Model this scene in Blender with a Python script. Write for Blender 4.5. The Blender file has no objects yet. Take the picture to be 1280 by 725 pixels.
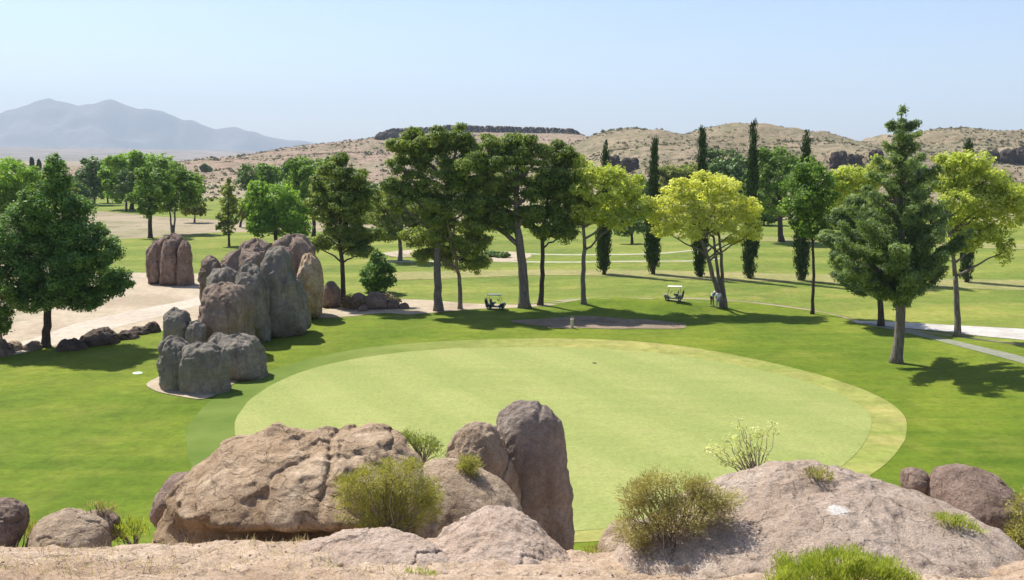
import bpy, bmesh, math, random
import numpy as np
from mathutils import Vector, Matrix, geometry

random.seed(7)
RNG = np.random.default_rng(11)
scene = bpy.context.scene
COL = scene.collection
R = math.radians

# ------------------------------------------------------------------ camera geometry
F = 1229.0            # focal length in photo pixels (1280 wide)
CAMZ = 15.0
PITCH = math.atan((362.5 - 196.0) / F)
CP, SP = math.cos(PITCH), math.sin(PITCH)


def smooth(a, b, x):
    t = np.clip((x - a) / (b - a), 0, 1)
    return t * t * (3 - 2 * t)


# ------------------------------------------------------------------ numpy noise
def _hash(ix, iy, iz, seed):
    h = (ix.astype(np.int64) * 374761393 + iy.astype(np.int64) * 668265263 + iz.astype(np.int64) * 2147483647 + seed * 974634777) & 0xFFFFFFFF
    h = ((h ^ (h >> 13)) * 1274126177) & 0xFFFFFFFF
    h = (h ^ (h >> 16)) & 0xFFFFFFFF
    return h.astype(np.float64) / 4294967295.0


def vnoise(p, seed=0):
    """value noise, -1..1, p is (N,3)"""
    i = np.floor(p).astype(np.int64)
    f = p - i
    u = f * f * f * (f * (f * 6 - 15) + 10)
    r = 0
    for dx in (0, 1):
        wx = u[:, 0] if dx else 1 - u[:, 0]
        for dy in (0, 1):
            wy = u[:, 1] if dy else 1 - u[:, 1]
            for dz in (0, 1):
                wz = u[:, 2] if dz else 1 - u[:, 2]
                r = r + wx * wy * wz * _hash(i[:, 0] + dx, i[:, 1] + dy, i[:, 2] + dz, seed)
    return r * 2 - 1


_ROT = np.array([[0.0, 0.8, 0.6], [-0.8, 0.36, -0.48], [-0.6, -0.48, 0.64]])


def fbm(p, octv=4, seed=0, gain=0.5, ridged=False):
    a, s, out, q = 1.0, 0.0, 0.0, p.copy()
    for k in range(octv):
        n = vnoise(q, seed + k * 17)
        if ridged:
            n = 1 - 2 * np.abs(n)
        out = out + a * n
        s += a
        a *= gain
        q = (q @ _ROT.T) * 2.03 + 13.7
    return out / s


# ------------------------------------------------------------------ the ground's height
def gz(x, y):
    x = np.asarray(x, float)
    y = np.asarray(y, float)
    w = np.stack([x / 17.0, y * 0 + 0.3, x * 0], -1).reshape(-1, 3)
    yy = y + 1.2 * vnoise(w, 5).reshape(x.shape) * smooth(8, 20, y)
    z = np.interp(yy, [-60, 0, 4, 7, 8.5, 10, 12, 13, 15.5, 18, 22, 28, 34, 39],
                  [14.2, 13.3, 12.5, 11.55, 11.02, 10.55, 9.95, 9.5, 8.3, 6.7, 4.3, 1.9, .45, 0.0])
    z = z + 0.05 * np.exp(-((x + 1.6) / 2.2) ** 2 - ((y - 12.0) / 3.0) ** 2)
    z = z + 0.13 * (1 - smooth(-1.2, 0.6, x)) * np.exp(-((y - 11.8) / 2.2) ** 2)
    # low swell of the lawn
    q = np.stack([x / 26.0, y / 30.0, x * 0], -1).reshape(-1, 3)
    m = smooth(45, 60, y) * (1 - smooth(170, 260, y))
    z = z + 0.35 * vnoise(q, 9).reshape(x.shape) * m
    # mound behind the bunker, and the bank on the right
    z = z + 0.9 * np.exp(-(((x - 13.0) / 9.0) ** 2 + ((y - 98.0) / 3.6) ** 2))
    return z


def ray(px, py):
    u, v = (px - 640.0) / F, (362.5 - py) / F
    return np.array([u, CP + v * SP, -SP + v * CP])


def gnd(px, py, dz=0.0):
    """where the line of sight meets the ground"""
    d = ray(px, py)
    t = 15.0 / max(1e-4, -d[2])
    if t < 60:                                  # near: march
        t = 6.0
        while t < 120:
            p = np.array([0, 0, CAMZ]) + d * t
            if p[2] <= float(gz(p[0], p[1])) + dz:
                break
            t += 0.04
        return p
    for _ in range(8):
        p = np.array([0, 0, CAMZ]) + d * t
        h = float(gz(p[0], p[1]))
        t = (CAMZ - h) / -d[2]
    p = np.array([0, 0, CAMZ]) + d * t
    return p


def atY(px, py, Y):
    d = ray(px, py)
    t = Y / d[1]
    return np.array([d[0] * t, Y, CAMZ + d[2] * t])


# ------------------------------------------------------------------ object helpers
def tag(o, label=None, cat=None, group=None, kind=None):
    if label: o['label'] = label
    if cat: o['category'] = cat
    if group: o['group'] = group
    if kind: o['kind'] = kind
    return o


def empty(name, loc):
    o = bpy.data.objects.new(name, None)
    COL.objects.link(o)
    o.location = loc
    o.empty_display_size = 0.3
    return o


def mesh_np(name, V, faces, mat, parent=None, loc=(0, 0, 0), tint=None, smooth_sh=False):
    """faces: (M,n) array, or list of such arrays"""
    if not isinstance(faces, list):
        faces = [faces]
    faces = [np.asarray(f, dtype=np.int32) for f in faces if len(f)]
    me = bpy.data.meshes.new(name)
    V = np.asarray(V, dtype=np.float32)
    me.vertices.add(len(V))
    me.vertices.foreach_set('co', V.ravel())
    loops = np.concatenate([f.ravel() for f in faces])
    sizes = np.concatenate([np.full(len(f), f.shape[1], np.int32) for f in faces])
    starts = np.concatenate([[0], np.cumsum(sizes)[:-1]]).astype(np.int32)
    me.loops.add(len(loops))
    me.loops.foreach_set('vertex_index', loops)
    me.polygons.add(len(sizes))
    me.polygons.foreach_set('loop_start', starts)
    if smooth_sh:
        me.polygons.foreach_set('use_smooth', np.ones(len(sizes), bool))
    if tint is not None:
        at = me.attributes.new('tint', 'FLOAT', 'FACE')
        at.data.foreach_set('value', np.asarray(tint, np.float32))
    me.update(calc_edges=True)
    me.validate()
    me.materials.append(mat)
    o = bpy.data.objects.new(name, me)
    COL.objects.link(o)
    o.location = loc
    if parent is not None:
        o.parent = parent
    return o


# ------------------------------------------------------------------ materials
def new_mat(name):
    m = bpy.data.materials.new(name)
    m.use_nodes = True
    nt = m.node_tree
    nt.nodes.clear()
    out = nt.nodes.new('ShaderNodeOutputMaterial')
    return m, nt, out


def N(nt, typ, **kw):
    n = nt.nodes.new(typ)
    for k, v in kw.items():
        if k in n.inputs:
            n.inputs[k].default_value = v
        else:
            setattr(n, k, v)
    return n


def coords(nt, scale=(1, 1, 1), rot=(0, 0, 0), kind='Object'):
    tc = N(nt, 'ShaderNodeTexCoord')
    mp = N(nt, 'ShaderNodeMapping')
    mp.inputs['Scale'].default_value = scale
    mp.inputs['Rotation'].default_value = rot
    nt.links.new(tc.outputs[kind], mp.inputs['Vector'])
    return mp.outputs['Vector']


def nz(nt, vec, scale, detail=4, rough=0.55, dist=0.0):
    n = N(nt, 'ShaderNodeTexNoise')
    n.inputs['Scale'].default_value = scale
    n.inputs['Detail'].default_value = detail
    n.inputs['Roughness'].default_value = rough
    n.inputs['Distortion'].default_value = dist
    nt.links.new(vec, n.inputs['Vector'])
    return n.outputs['Fac']


def ramp(nt, fac, stops, interp='LINEAR'):
    r = N(nt, 'ShaderNodeValToRGB')
    r.color_ramp.interpolation = interp
    els = r.color_ramp.elements
    while len(els) < len(stops):
        els.new(0.5)
    for e, (p, c) in zip(els, stops):
        e.position = p
        e.color = (c, c, c, 1) if not isinstance(c, (tuple, list)) else (*c, 1)
    nt.links.new(fac, r.inputs['Fac'])
    return r.outputs['Color']


def mixc(nt, fac, a, b, mode='MIX'):
    m = N(nt, 'ShaderNodeMix', data_type='RGBA', blend_type=mode)
    if isinstance(fac, (int, float)):
        m.inputs[0].default_value = fac
    else:
        nt.links.new(fac, m.inputs[0])
    for i, v in ((6, a), (7, b)):
        if isinstance(v, (tuple, list)):
            m.inputs[i].default_value = (*v, 1)
        else:
            nt.links.new(v, m.inputs[i])
    return m.outputs[2]


def bump(nt, h, dist, strength=1.0, prev=None):
    b = N(nt, 'ShaderNodeBump')
    b.inputs['Strength'].default_value = strength
    b.inputs['Distance'].default_value = dist
    nt.links.new(h, b.inputs['Height'])
    if prev is not None:
        nt.links.new(prev, b.inputs['Normal'])
    return b.outputs['Normal']


def finish(nt, out, color, rough=0.9, normal=None, spec=0.25, metal=0.0):
    p = N(nt, 'ShaderNodeBsdfPrincipled')
    if isinstance(color, (tuple, list)):
        p.inputs['Base Color'].default_value = (*color, 1)
    else:
        nt.links.new(color, p.inputs['Base Color'])
    p.inputs['Roughness'].default_value = rough
    p.inputs['Specular IOR Level'].default_value = spec
    p.inputs['Metallic'].default_value = metal
    if normal is not None:
        nt.links.new(normal, p.inputs['Normal'])
    nt.links.new(p.outputs[0], out.inputs['Surface'])
    return p


_flat = {}


def flat(name, col, rough=0.6, spec=0.4, metal=0.0, var=0.12):
    if name in _flat:
        return _flat[name]
    m, nt, out = new_mat(name)
    v = coords(nt)
    n = nz(nt, v, 9, 3)
    c = mixc(nt, n, tuple(x * (1 - var) for x in col), tuple(min(1, x * (1 + var)) for x in col))
    finish(nt, out, c, rough, None, spec, metal)
    _flat[name] = m
    return m


def grass_mat(name, dark, mid, light, dry, dryamt=0.5, stripes=None, fine=3.0, mott=1.0):
    m, nt, out = new_mat(name)
    v = coords(nt)
    big = nz(nt, v, 0.035, 5, 0.6, 0.4)
    medn = nz(nt, v, 0.25, 5, 0.65)
    fin = nz(nt, v, fine, 6, 0.75)
    base = ramp(nt, big, [(0.34, dark), (0.5, mid), (0.66, light)])
    streak = nz(nt, coords(nt, (0.05, 0.55, 1), (0, 0, 0.25)), 1.0, 4, 0.6, 0.3)
    base = mixc(nt, ramp(nt, streak, [(0.4, 0.0), (0.66, 0.6)]), base, light)
    base = mixc(nt, ramp(nt, medn, [(0.5, 0.0), (0.72, dryamt)]), base, dry)
    if stripes:
        w = N(nt, 'ShaderNodeTexWave', wave_type='BANDS', bands_direction='X')
        w.inputs['Scale'].default_value = stripes[0]
        w.inputs['Distortion'].default_value = 1.2
        w.inputs['Detail'].default_value = 2
        w.inputs['Detail Scale'].default_value = 0.3
        nt.links.new(coords(nt, (1, 1, 1), (0, 0, stripes[1])), w.inputs['Vector'])
        base = mixc(nt, ramp(nt, w.outputs['Fac'], [(0.3, 0.0), (0.7, stripes[2])]), base, dark)
    g = ramp(nt, fin, [(0.25, 0.72), (0.5, 1.0), (0.75, 1.25)])
    col = mixc(nt, 1.0, base, g, 'MULTIPLY')
    g2 = ramp(nt, nz(nt, v, fine * .28, 5, .7, .5), [(0.32, 1 - .18 * mott), (0.5, 1.0), (0.68, 1 + .15 * mott)])
    col = mixc(nt, 1.0, col, g2, 'MULTIPLY')
    nrm = bump(nt, fin, 0.05, 0.6)
    finish(nt, out, col, 0.95, nrm, 0.1)
    return m


def rock_mat(name, dark, mid, light, grain=1.0, streak=0.35, patch=None, crack=0.6, bumpk=1.0):
    """patch = (x,y,z,r) : a chalky stain, in object space"""
    m, nt, out = new_mat(name)
    v = coords(nt)
    n1 = nz(nt, v, 0.9 * grain, 6, 0.62, 0.5)
    n2 = nz(nt, v, 7 * grain, 6, 0.7)
    n3 = nz(nt, v, 38 * grain, 4, 0.75)
    base = ramp(nt, n1, [(0.3, dark), (0.5, mid), (0.7, light)])
    base = mixc(nt, ramp(nt, n2, [(0.42, 0.55), (0.6, 0.0)]), base, dark)
    sv = nz(nt, coords(nt, (3.2, 3.2, 0.35)), 1.0 * grain, 4, 0.6)
    base = mixc(nt, ramp(nt, sv, [(0.52, 0.0), (0.66, streak)]), base, tuple(c * 0.55 for c in dark))
    spk = ramp(nt, n3, [(0.3, 0.68), (0.5, 1.0), (0.72, 1.3)])
    col = mixc(nt, 1.0, base, spk, 'MULTIPLY')
    if patch:
        tc = N(nt, 'ShaderNodeTexCoord')
        sub = N(nt, 'ShaderNodeVectorMath', operation='SUBTRACT')
        nt.links.new(tc.outputs['Object'], sub.inputs[0])
        sub.inputs[1].default_value = patch[:3]
        ln = N(nt, 'ShaderNodeVectorMath', operation='LENGTH')
        nt.links.new(sub.outputs[0], ln.inputs[0])
        ad = N(nt, 'ShaderNodeMath', operation='MULTIPLY_ADD')
        nt.links.new(n2, ad.inputs[0])
        ad.inputs[1].default_value = 0.5 * patch[3]
        nt.links.new(ln.outputs['Value'], ad.inputs[2])
        mk = ramp(nt, ad.outputs[0], [(0.0, 0.9), (patch[3] * 0.9, 0.7), (patch[3] * 1.35, 0.0)])
        col = mixc(nt, mk, col, (0.85, 0.82, 0.76))
    vo = N(nt, 'ShaderNodeTexVoronoi', feature='DISTANCE_TO_EDGE')
    vo.inputs['Scale'].default_value = 1.6 * grain
    wv = N(nt, 'ShaderNodeVectorMath', operation='MULTIPLY_ADD')
    nn = N(nt, 'ShaderNodeTexNoise')
    nn.inputs['Scale'].default_value = 2.0 * grain
    nn.inputs['Detail'].default_value = 4
    nt.links.new(v, nn.inputs['Vector'])
    nt.links.new(nn.outputs['Color'], wv.inputs[0])
    wv.inputs[1].default_value = (0.9 / grain,) * 3
    nt.links.new(v, wv.inputs[2])
    nt.links.new(wv.outputs[0], vo.inputs['Vector'])
    ck = ramp(nt, vo.outputs['Distance'], [(0.0, 0.0), (0.035, 1.0)])
    nr = bump(nt, ck, 0.05 / grain, crack)
    nr = bump(nt, n2, 0.10 / grain * bumpk, 0.9, nr)
    nr = bump(nt, n3, 0.03 / grain * bumpk, 0.8, nr)
    finish(nt, out, col, 0.93, nr, 0.2)
    return m


def leaf_mat(name, dark, mid, light, trans=0.35, rough=0.55):
    m, nt, out = new_mat(name)
    at = N(nt, 'ShaderNodeAttribute', attribute_name='tint')
    col = ramp(nt, at.outputs['Fac'], [(0.0, dark), (0.5, mid), (1.0, light)])
    p = N(nt, 'ShaderNodeBsdfPrincipled')
    nt.links.new(col, p.inputs['Base Color'])
    p.inputs['Roughness'].default_value = rough
    p.inputs['Specular IOR Level'].default_value = 0.25
    tr = N(nt, 'ShaderNodeBsdfTranslucent')
    tc = mixc(nt, 1.0, col, (1.25, 1.3, 0.6), 'MULTIPLY')
    nt.links.new(tc, tr.inputs['Color'])
    mx = N(nt, 'ShaderNodeMixShader')
    mx.inputs[0].default_value = trans
    nt.links.new(p.outputs[0], mx.inputs[1])
    nt.links.new(tr.outputs[0], mx.inputs[2])
    nt.links.new(mx.outputs[0], out.inputs['Surface'])
    return m


def bark_mat(name, dark, light):
    m, nt, out = new_mat(name)
    v = coords(nt, (6, 6, 1.2))
    n = nz(nt, v, 1.5, 6, 0.7)
    c = ramp(nt, n, [(0.35, dark), (0.65, light)])
    finish(nt, out, c, 0.95, bump(nt, n, 0.06, 0.9), 0.1)
    return m


# ------------------------------------------------------------------ colours
M_LAWN = grass_mat('lawn_grass', (0.062, 0.109, 0.007), (0.104, 0.153, 0.012), (0.166, 0.198, 0.020), (0.224, 0.216, 0.041), 0.4, (0.032, 0.432, 0.277))
M_GREEN = grass_mat('putting_grass', (0.209, 0.251, 0.070), (0.251, 0.281, 0.086), (0.293, 0.307, 0.104), (0.307, 0.294, 0.112), 0.45, (0.05, -0.5, 0.45), 5.0, 0.3)
M_COLLAR = grass_mat('collar_grass', (0.171, 0.216, 0.043), (0.223, 0.246, 0.061), (0.304, 0.282, 0.090), (0.342, 0.290, 0.104), 0.8, None, 1.6, 1.2)
nt_ = M_COLLAR.node_tree
pb_ = [n for n in nt_.nodes if n.type == 'BSDF_PRINCIPLED'][0]
src_ = pb_.inputs['Base Color'].links[0].from_socket
tc_ = N(nt_, 'ShaderNodeTexCoord'); sx_ = N(nt_, 'ShaderNodeSeparateXYZ'); nt_.links.new(tc_.outputs['Object'], sx_.inputs[0])
mr_ = N(nt_, 'ShaderNodeMapRange'); mr_.inputs['From Min'].default_value = -16; mr_.inputs['From Max'].default_value = 4
nt_.links.new(sx_.outputs['X'], mr_.inputs['Value'])
wob_ = nz(nt_, tc_.outputs['Object'], .3, 4, .6)
grn_ = ramp(nt_, wob_, [(.35, (.095, .145, .022)), (.65, (.135, .178, .036))])
nt_.links.new(mixc(nt_, mr_.outputs[0], grn_, src_), pb_.inputs['Base Color'])
M_FAIR = grass_mat('fairway_grass', (0.095, 0.144, 0.022), (0.151, 0.193, 0.031), (0.218, 0.233, 0.047), (0.302, 0.233, 0.081), 0.55, (0.02, 1.3, 0.45), 2.0)
M_DRYGRASS = grass_mat('dry_turf', (.165, .19, .055), (.215, .215, .075), (.28, .25, .10), (.31, .25, .12), 0.6, None, 2.0)


def hill_mat(name, a, b, c, sp, spscale, thr=(0.52, 0.6), amt=0.8):
    m, nt, out = new_mat(name)
    v = coords(nt)
    n1 = nz(nt, v, 0.012, 6, 0.65, 0.5)
    n2 = nz(nt, v, spscale, 5, 0.8)
    n3 = nz(nt, v, spscale * 0.22, 4, 0.6)
    col = ramp(nt, n1, [(0.35, a), (0.5, b), (0.66, c)])
    col = mixc(nt, ramp(nt, n3, [(0.45, 0.0), (0.65, 0.5)]), col, sp)
    col = mixc(nt, ramp(nt, n2, [(thr[0], 0.0), (thr[1], amt)]), col, sp)
    nr = bump(nt, n2, 1.0, 0.8)
    finish(nt, out, col, 0.97, nr, 0.05)
    return m


def dirt_mat(name, a, b, c, scrub=0.0, sc=0.03):
    m, nt, out = new_mat(name)
    v = coords(nt)
    n1 = nz(nt, v, sc, 6, 0.65, 0.6)
    n2 = nz(nt, v, 1.6, 6, 0.7)
    n3 = nz(nt, v, 14, 4, 0.7)
    col = ramp(nt, n1, [(0.35, a), (0.5, b), (0.65, c)])
    col = mixc(nt, 1.0, col, ramp(nt, n2, [(0.3, 0.8), (0.7, 1.15)]), 'MULTIPLY')
    col = mixc(nt, 1.0, col, ramp(nt, n3, [(0.3, 0.82), (0.7, 1.15)]), 'MULTIPLY')
    nr = bump(nt, n2, 0.12, 0.5)
    nr = bump(nt, n3, 0.02, 0.7, nr)
    finish(nt, out, col, 0.96, nr, 0.1)
    return m


M_DESERT = hill_mat('desert_soil', (.25, .20, .135), (.325, .26, .185), (.22, .215, .115), (.13, .135, .06), 0.10, (.5, .62), .65)
M_SAND = dirt_mat('pale_sand', (.33, .265, .185), (.42, .345, .25), (.27, .235, .14), sc=0.09)
M_TRACK = dirt_mat('pale_track', (0.425, 0.361, 0.287), (0.476, 0.412, 0.328), (0.383, 0.319, 0.254), sc=0.1)
M_BUNKER = dirt_mat('bunker_sand', (.20, .15, .105), (.25, .19, .135), (.17, .13, .09), sc=0.3)
M_CONC = dirt_mat('cart_path_concrete', (.42, .39, .35), (.48, .45, .41), (.37, .34, .31), sc=0.2)
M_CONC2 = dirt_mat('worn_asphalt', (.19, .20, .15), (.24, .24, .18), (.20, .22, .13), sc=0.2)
def ledge_mat():
    m, nt, out = new_mat('gritty_slope')
    v = coords(nt)
    n1 = nz(nt, v, .8, 6, .7, .6)
    n2 = nz(nt, v, 5, 6, .75)
    n3 = nz(nt, v, 40, 4, .75)
    col = ramp(nt, n1, [(.34, (.50, .36, .24)), (.48, (.66, .51, .365)), (.62, (.74, .60, .46))])
    gn = nz(nt, v, 2.2, 5, .7)
    col = mixc(nt, ramp(nt, gn, [(.55, 0.0), (.7, .55)]), col, (.36, .30, .15))
    col = mixc(nt, 1.0, col, ramp(nt, n2, [(.3, .75), (.5, 1.0), (.72, 1.15)]), 'MULTIPLY')
    col = mixc(nt, 1.0, col, ramp(nt, n3, [(.3, .68), (.5, 1.0), (.7, 1.3)]), 'MULTIPLY')
    nr = bump(nt, n2, .12, .9)
    nr = bump(nt, n3, .025, .9, nr)
    finish(nt, out, col, .96, nr, .1)
    return m


M_LEDGE = rock_mat('pale_bedrock', (0.348, 0.240, 0.156), (0.516, 0.384, 0.270), (0.624, 0.486, 0.360), .8, .05, crack=.7, bumpk=.8)

M_ROCK = rock_mat('brown_rock', (0.308, 0.220, 0.143), (0.495, 0.380, 0.265), (0.616, 0.495, 0.362), 1.0, 0.2)
M_ROCKR = rock_mat('red_brown_rock', (0.325, 0.217, 0.125), (0.583, 0.427, 0.282), (0.740, 0.581, 0.408), 1.0, 0.2, crack=1.0, bumpk=1.2)
M_ROCKT = rock_mat('tall_grey_rock', (.22, .17, .13), (.36, .29, .23), (.50, .41, .33), 1.2, 0.3, crack=0.1)
M_ROCKG = rock_mat('grey_rock', (0.190, 0.168, 0.134), (0.314, 0.274, 0.224), (0.459, 0.398, 0.325), 0.45, 0.5, crack=0.2)
M_ROCKB = rock_mat('varnished_rock', (.21, .15, .11), (.36, .27, .205), (.48, .375, .29), 0.45, 0.45, crack=0.3)
M_ROCKP = rock_mat('pale_pink_rock', (0.414, 0.302, 0.221), (0.567, 0.441, 0.347), (0.648, 0.531, 0.432), 1.1, 0.08)
M_ROCKD = rock_mat('dark_hill_rock', (.045, .036, .032), (.09, .07, .06), (.145, .115, .095), 0.12, 0.3)
M_ROCKDK = rock_mat('dark_edging_rock', (.09, .065, .05), (.16, .12, .095), (.24, .185, .15), 0.6, 0.3)
M_ROCKN = rock_mat('near_brown_rock', (.20, .135, .10), (.36, .26, .20), (.48, .37, .295), 1.0, 0.2, crack=.8, bumpk=1.2)
M_ROCKM = rock_mat('boulder_brown', (.18, .12, .092), (.30, .215, .17), (.41, .31, .255), 0.5, 0.3)

L_DARK = leaf_mat('dark_leaves', (0.047, 0.109, 0.024), (0.118, 0.220, 0.047), (0.248, 0.380, 0.102))
L_PINE = leaf_mat('pine_needles', (0.070, 0.120, 0.023), (0.183, 0.245, 0.056), (0.378, 0.435, 0.120), 0.46)
L_PINEY = leaf_mat('yellowish_pine_needles', (0.121, 0.175, 0.032), (0.268, 0.322, 0.067), (0.457, 0.496, 0.134), 0.46)
L_RPINE = leaf_mat('blue_green_needles', (0.068, 0.116, 0.044), (0.164, 0.232, 0.082), (0.342, 0.423, 0.164), 0.46)
L_YEL = leaf_mat('yellow_green_leaves', (.44, .46, .08), (.68, .68, .18), (.84, .82, .36), 0.5)
L_YEL2 = leaf_mat('lime_leaves', (.27, .34, .05), (.47, .52, .10), (.68, .70, .21), 0.48)
L_MID = leaf_mat('mid_green_leaves', (0.073, 0.146, 0.024), (0.159, 0.256, 0.049), (0.293, 0.403, 0.091), 0.45)
L_BRI = leaf_mat('bright_green_leaves', (0.110, 0.220, 0.024), (0.232, 0.378, 0.049), (.32, .44, .075), 0.46)
L_OLI = leaf_mat('olive_leaves', (0.122, 0.159, 0.037), (0.220, 0.262, 0.073), (0.354, 0.390, 0.122), 0.46)
L_CYP = leaf_mat('cypress_scales', (0.020, 0.044, 0.015), (0.041, 0.073, 0.024), (0.079, 0.122, 0.041), 0.1)
L_FAR = leaf_mat('far_dark_leaves', (0.063, 0.120, 0.031), (0.133, 0.210, 0.056), (0.238, 0.330, 0.098), 0.2)
L_BUSH = leaf_mat('desert_bush_sprigs', (.20, .20, .055), (.37, .36, .09), (.54, .50, .16), 0.3)
L_BUSHD = leaf_mat('dry_bush_sprigs', (.26, .21, .09), (.42, .38, .14), (.56, .50, .21), 0.25)
L_LIME = leaf_mat('lime_grass_blades', (.21, .27, .04), (.38, .43, .075), (.52, .56, .14), 0.35)
L_STRAW = leaf_mat('straw_blades', (.40, .31, .17), (.58, .47, .29), (.70, .60, .42), 0.25)
L_PALE = leaf_mat('pale_leaves', (.42, .47, .15), (.58, .62, .25), (.74, .76, .38), 0.35)
L_SCRUB = leaf_mat('hill_scrub_leaves', (.10, .10, .045), (.18, .165, .085), (.27, .24, .13), 0.1)
B_GREY = bark_mat('grey_bark', (.10, .085, .07), (.26, .22, .185))
B_DARK = bark_mat('dark_bark', (.045, .035, .028), (.12, .095, .075))
B_TAN = bark_mat('tan_bark', (.16, .12, .085), (.34, .27, .20))
B_WOOD = bark_mat('dead_twig_bark', (.20, .16, .12), (.40, .33, .26))

# ------------------------------------------------------------------ ground sheet
def axis(segs, tail, far):
    a = []
    for s, e, st in segs:
        a += list(np.arange(s, e, st))
    v = segs[-1][1]
    a.append(v)
    st = segs[-1][2]
    while v < far:
        st *= tail
        v += st
        a.append(v)
    return np.array(a)


def grid_mesh(name, xs, ys, zf, mat, smooth_sh=True):
    X, Y = np.meshgrid(xs, ys)
    Z = zf(X, Y)
    V = np.stack([X, Y, Z], -1).reshape(-1, 3)
    nx, ny = len(xs), len(ys)
    i = (np.arange(ny - 1)[:, None] * nx + np.arange(nx - 1)[None, :]).ravel()
    Fa = np.stack([i, i + 1, i + nx + 1, i + nx], -1)
    return mesh_np(name, V, Fa, mat, smooth_sh=smooth_sh)


xh = axis([(0, 60, 1.0), (60, 130, 2.5)], 1.22, 17500)
xs = np.concatenate([-xh[::-1][:-1], xh])
ys = axis([(-60, 4, 2.0), (4, 42, 0.5), (42, 170, 1.0), (170, 400, 5)], 1.22, 14500)
g = grid_mesh('ground', xs, ys, lambda X, Y: gz(X, Y) - 0.4 * (1 - smooth(12, 13.5, np.abs(X))) * smooth(4.5, 6, Y) * (1 - smooth(16, 18, Y)), M_DESERT)
tag(g, kind='structure')


def sheet(name, poly, mat, off, step, label=None, is_px=True, wob=0.0, keep=None):
    """a surface laid over the ground inside an outline"""
    def flat_pt(p):
        q = gnd(*p)
        if q[1] < 37:
            d = ray(*p); t = CAMZ / -d[2]
            q = np.array([d[0] * t, max(d[1] * t, 30), 0])
        return q[:2]
    pts = [flat_pt(p) for p in poly] if is_px else [np.array(p, float) for p in poly]
    pts = np.array(pts)
    # closed Catmull-Rom so that outlines curve
    n = len(pts)
    out = []
    for i in range(n):
        p0, p1, p2, p3 = pts[i - 1], pts[i], pts[(i + 1) % n], pts[(i + 2) % n]
        L = np.linalg.norm(p2 - p1)
        k = max(2, int(L / step))
        k = min(k, 60)
        for j in range(k):
            t = j / k
            out.append(0.5 * ((2 * p1) + (-p0 + p2) * t + (2 * p0 - 5 * p1 + 4 * p2 - p3) * t * t + (-p0 + 3 * p1 - 3 * p2 + p3) * t ** 3))
    out = np.array(out)
    if wob:
        q = np.stack([out[:, 0] / (step * 3), out[:, 1] / (step * 3), out[:, 0] * 0], -1)
        out = out + wob * np.stack([vnoise(q, 31), vnoise(q, 32)], -1)
    lo, hi = out.min(0), out.max(0)
    gx, gy = np.meshgrid(np.arange(lo[0], hi[0], step), np.arange(lo[1], hi[1], step))
    cand = np.stack([gx.ravel(), gy.ravel()], -1)
    cand = cand + RNG.uniform(-.2, .2, cand.shape) * step
    # inside test
    ins = np.zeros(len(cand), bool)
    a, b = out, np.roll(out, -1, 0)
    dmin = np.full(len(cand), 1e9)
    for (x1, y1), (x2, y2) in zip(a, b):
        c = ((y1 > cand[:, 1]) != (y2 > cand[:, 1]))
        with np.errstate(divide='ignore', invalid='ignore'):
            xi = (x2 - x1) * (cand[:, 1] - y1) / (y2 - y1 + 1e-12) + x1
        ins ^= c & (cand[:, 0] < xi)
        dmin = np.minimum(dmin, (cand[:, 0] - x1) ** 2 + (cand[:, 1] - y1) ** 2)
    inner = cand[ins & (dmin > (step * .45) ** 2)]
    verts = [Vector(p) for p in np.concatenate([out, inner])]
    face = [list(range(len(out)))]
    res = geometry.delaunay_2d_cdt(verts, [], face, 1, 1e-5)
    vs = np.array([[v.x, v.y] for v in res[0]])
    Z = gz(vs[:, 0], vs[:, 1]) + off
    tris = np.array([f for f in res[2] if len(f) == 3], dtype=np.int32)
    V = np.stack([vs[:, 0], vs[:, 1], Z], -1)
    e1 = V[tris[:, 1]] - V[tris[:, 0]]
    e2 = V[tris[:, 2]] - V[tris[:, 0]]
    if np.cross(e1[:, :2], e2[:, :2]).sum() < 0:
        tris = tris[:, ::-1]
    o = mesh_np(name, V, tris, mat, smooth_sh=True)
    tag(o, label, kind='structure')
    return o


# lawn: everything green round the putting green (seen from the left edge to the right)
sheet('lawn', [(-120, 470), (0, 440), (60, 434), (130, 424), (200, 412), (250, 404), (330, 398), (385, 393), (440, 388), (500, 389),
               (540, 390), (620, 383), (700, 379), (860, 374), (1010, 388), (1080, 404), (1190, 421), (1300, 436), (1500, 470),
               (1700, 560), (1500, 760), (1300, 760), (1000, 760), (700, 760), (300, 760), (0, 760), (-300, 700), (-400, 560)],
      M_LAWN, 0.035, 1.6)
# the fairways beyond the trees
sheet('fairway', [(330, 398), (400, 372), (398, 330), (440, 300), (520, 284), (640, 281), (800, 276), (960, 275), (1120, 277), (1330, 283), (1480, 300),
                  (1480, 470), (1300, 434), (1190, 419), (1080, 402), (1010, 386), (860, 372), (700, 377), (620, 381), (520, 380), (440, 386)],
      M_FAIR, 0.02, 4.0)
sheet('far_fairway', [(-60, 250), (60, 247), (200, 247), (330, 247), (420, 250), (440, 262), (420, 276), (300, 276), (190, 270), (110, 263), (0, 262), (-70, 262)], M_FAIR, 0.02, 10.0)
sheet('rough_turf', [(110, 303), (200, 296), (300, 290), (420, 291), (430, 330), (330, 350), (230, 347), (150, 346), (100, 345), (60, 330)], M_FAIR, 0.03, 5.0)
sheet('sandy_clearing', [(-80, 470), (-60, 360), (20, 352), (90, 344), (150, 341), (260, 343), (330, 352), (400, 360), (400, 392), (330, 400), (240, 408), (120, 428), (20, 440)], M_SAND, 0.04, 2.0)
sheet('dirt_track', [(-40, 445), (40, 424), (90, 407), (150, 392), (215, 379), (262, 370), (270, 376), (225, 389), (165, 405), (110, 421), (60, 434), (0, 448)], M_TRACK, 0.055, 1.6, wob=0.3)
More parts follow.
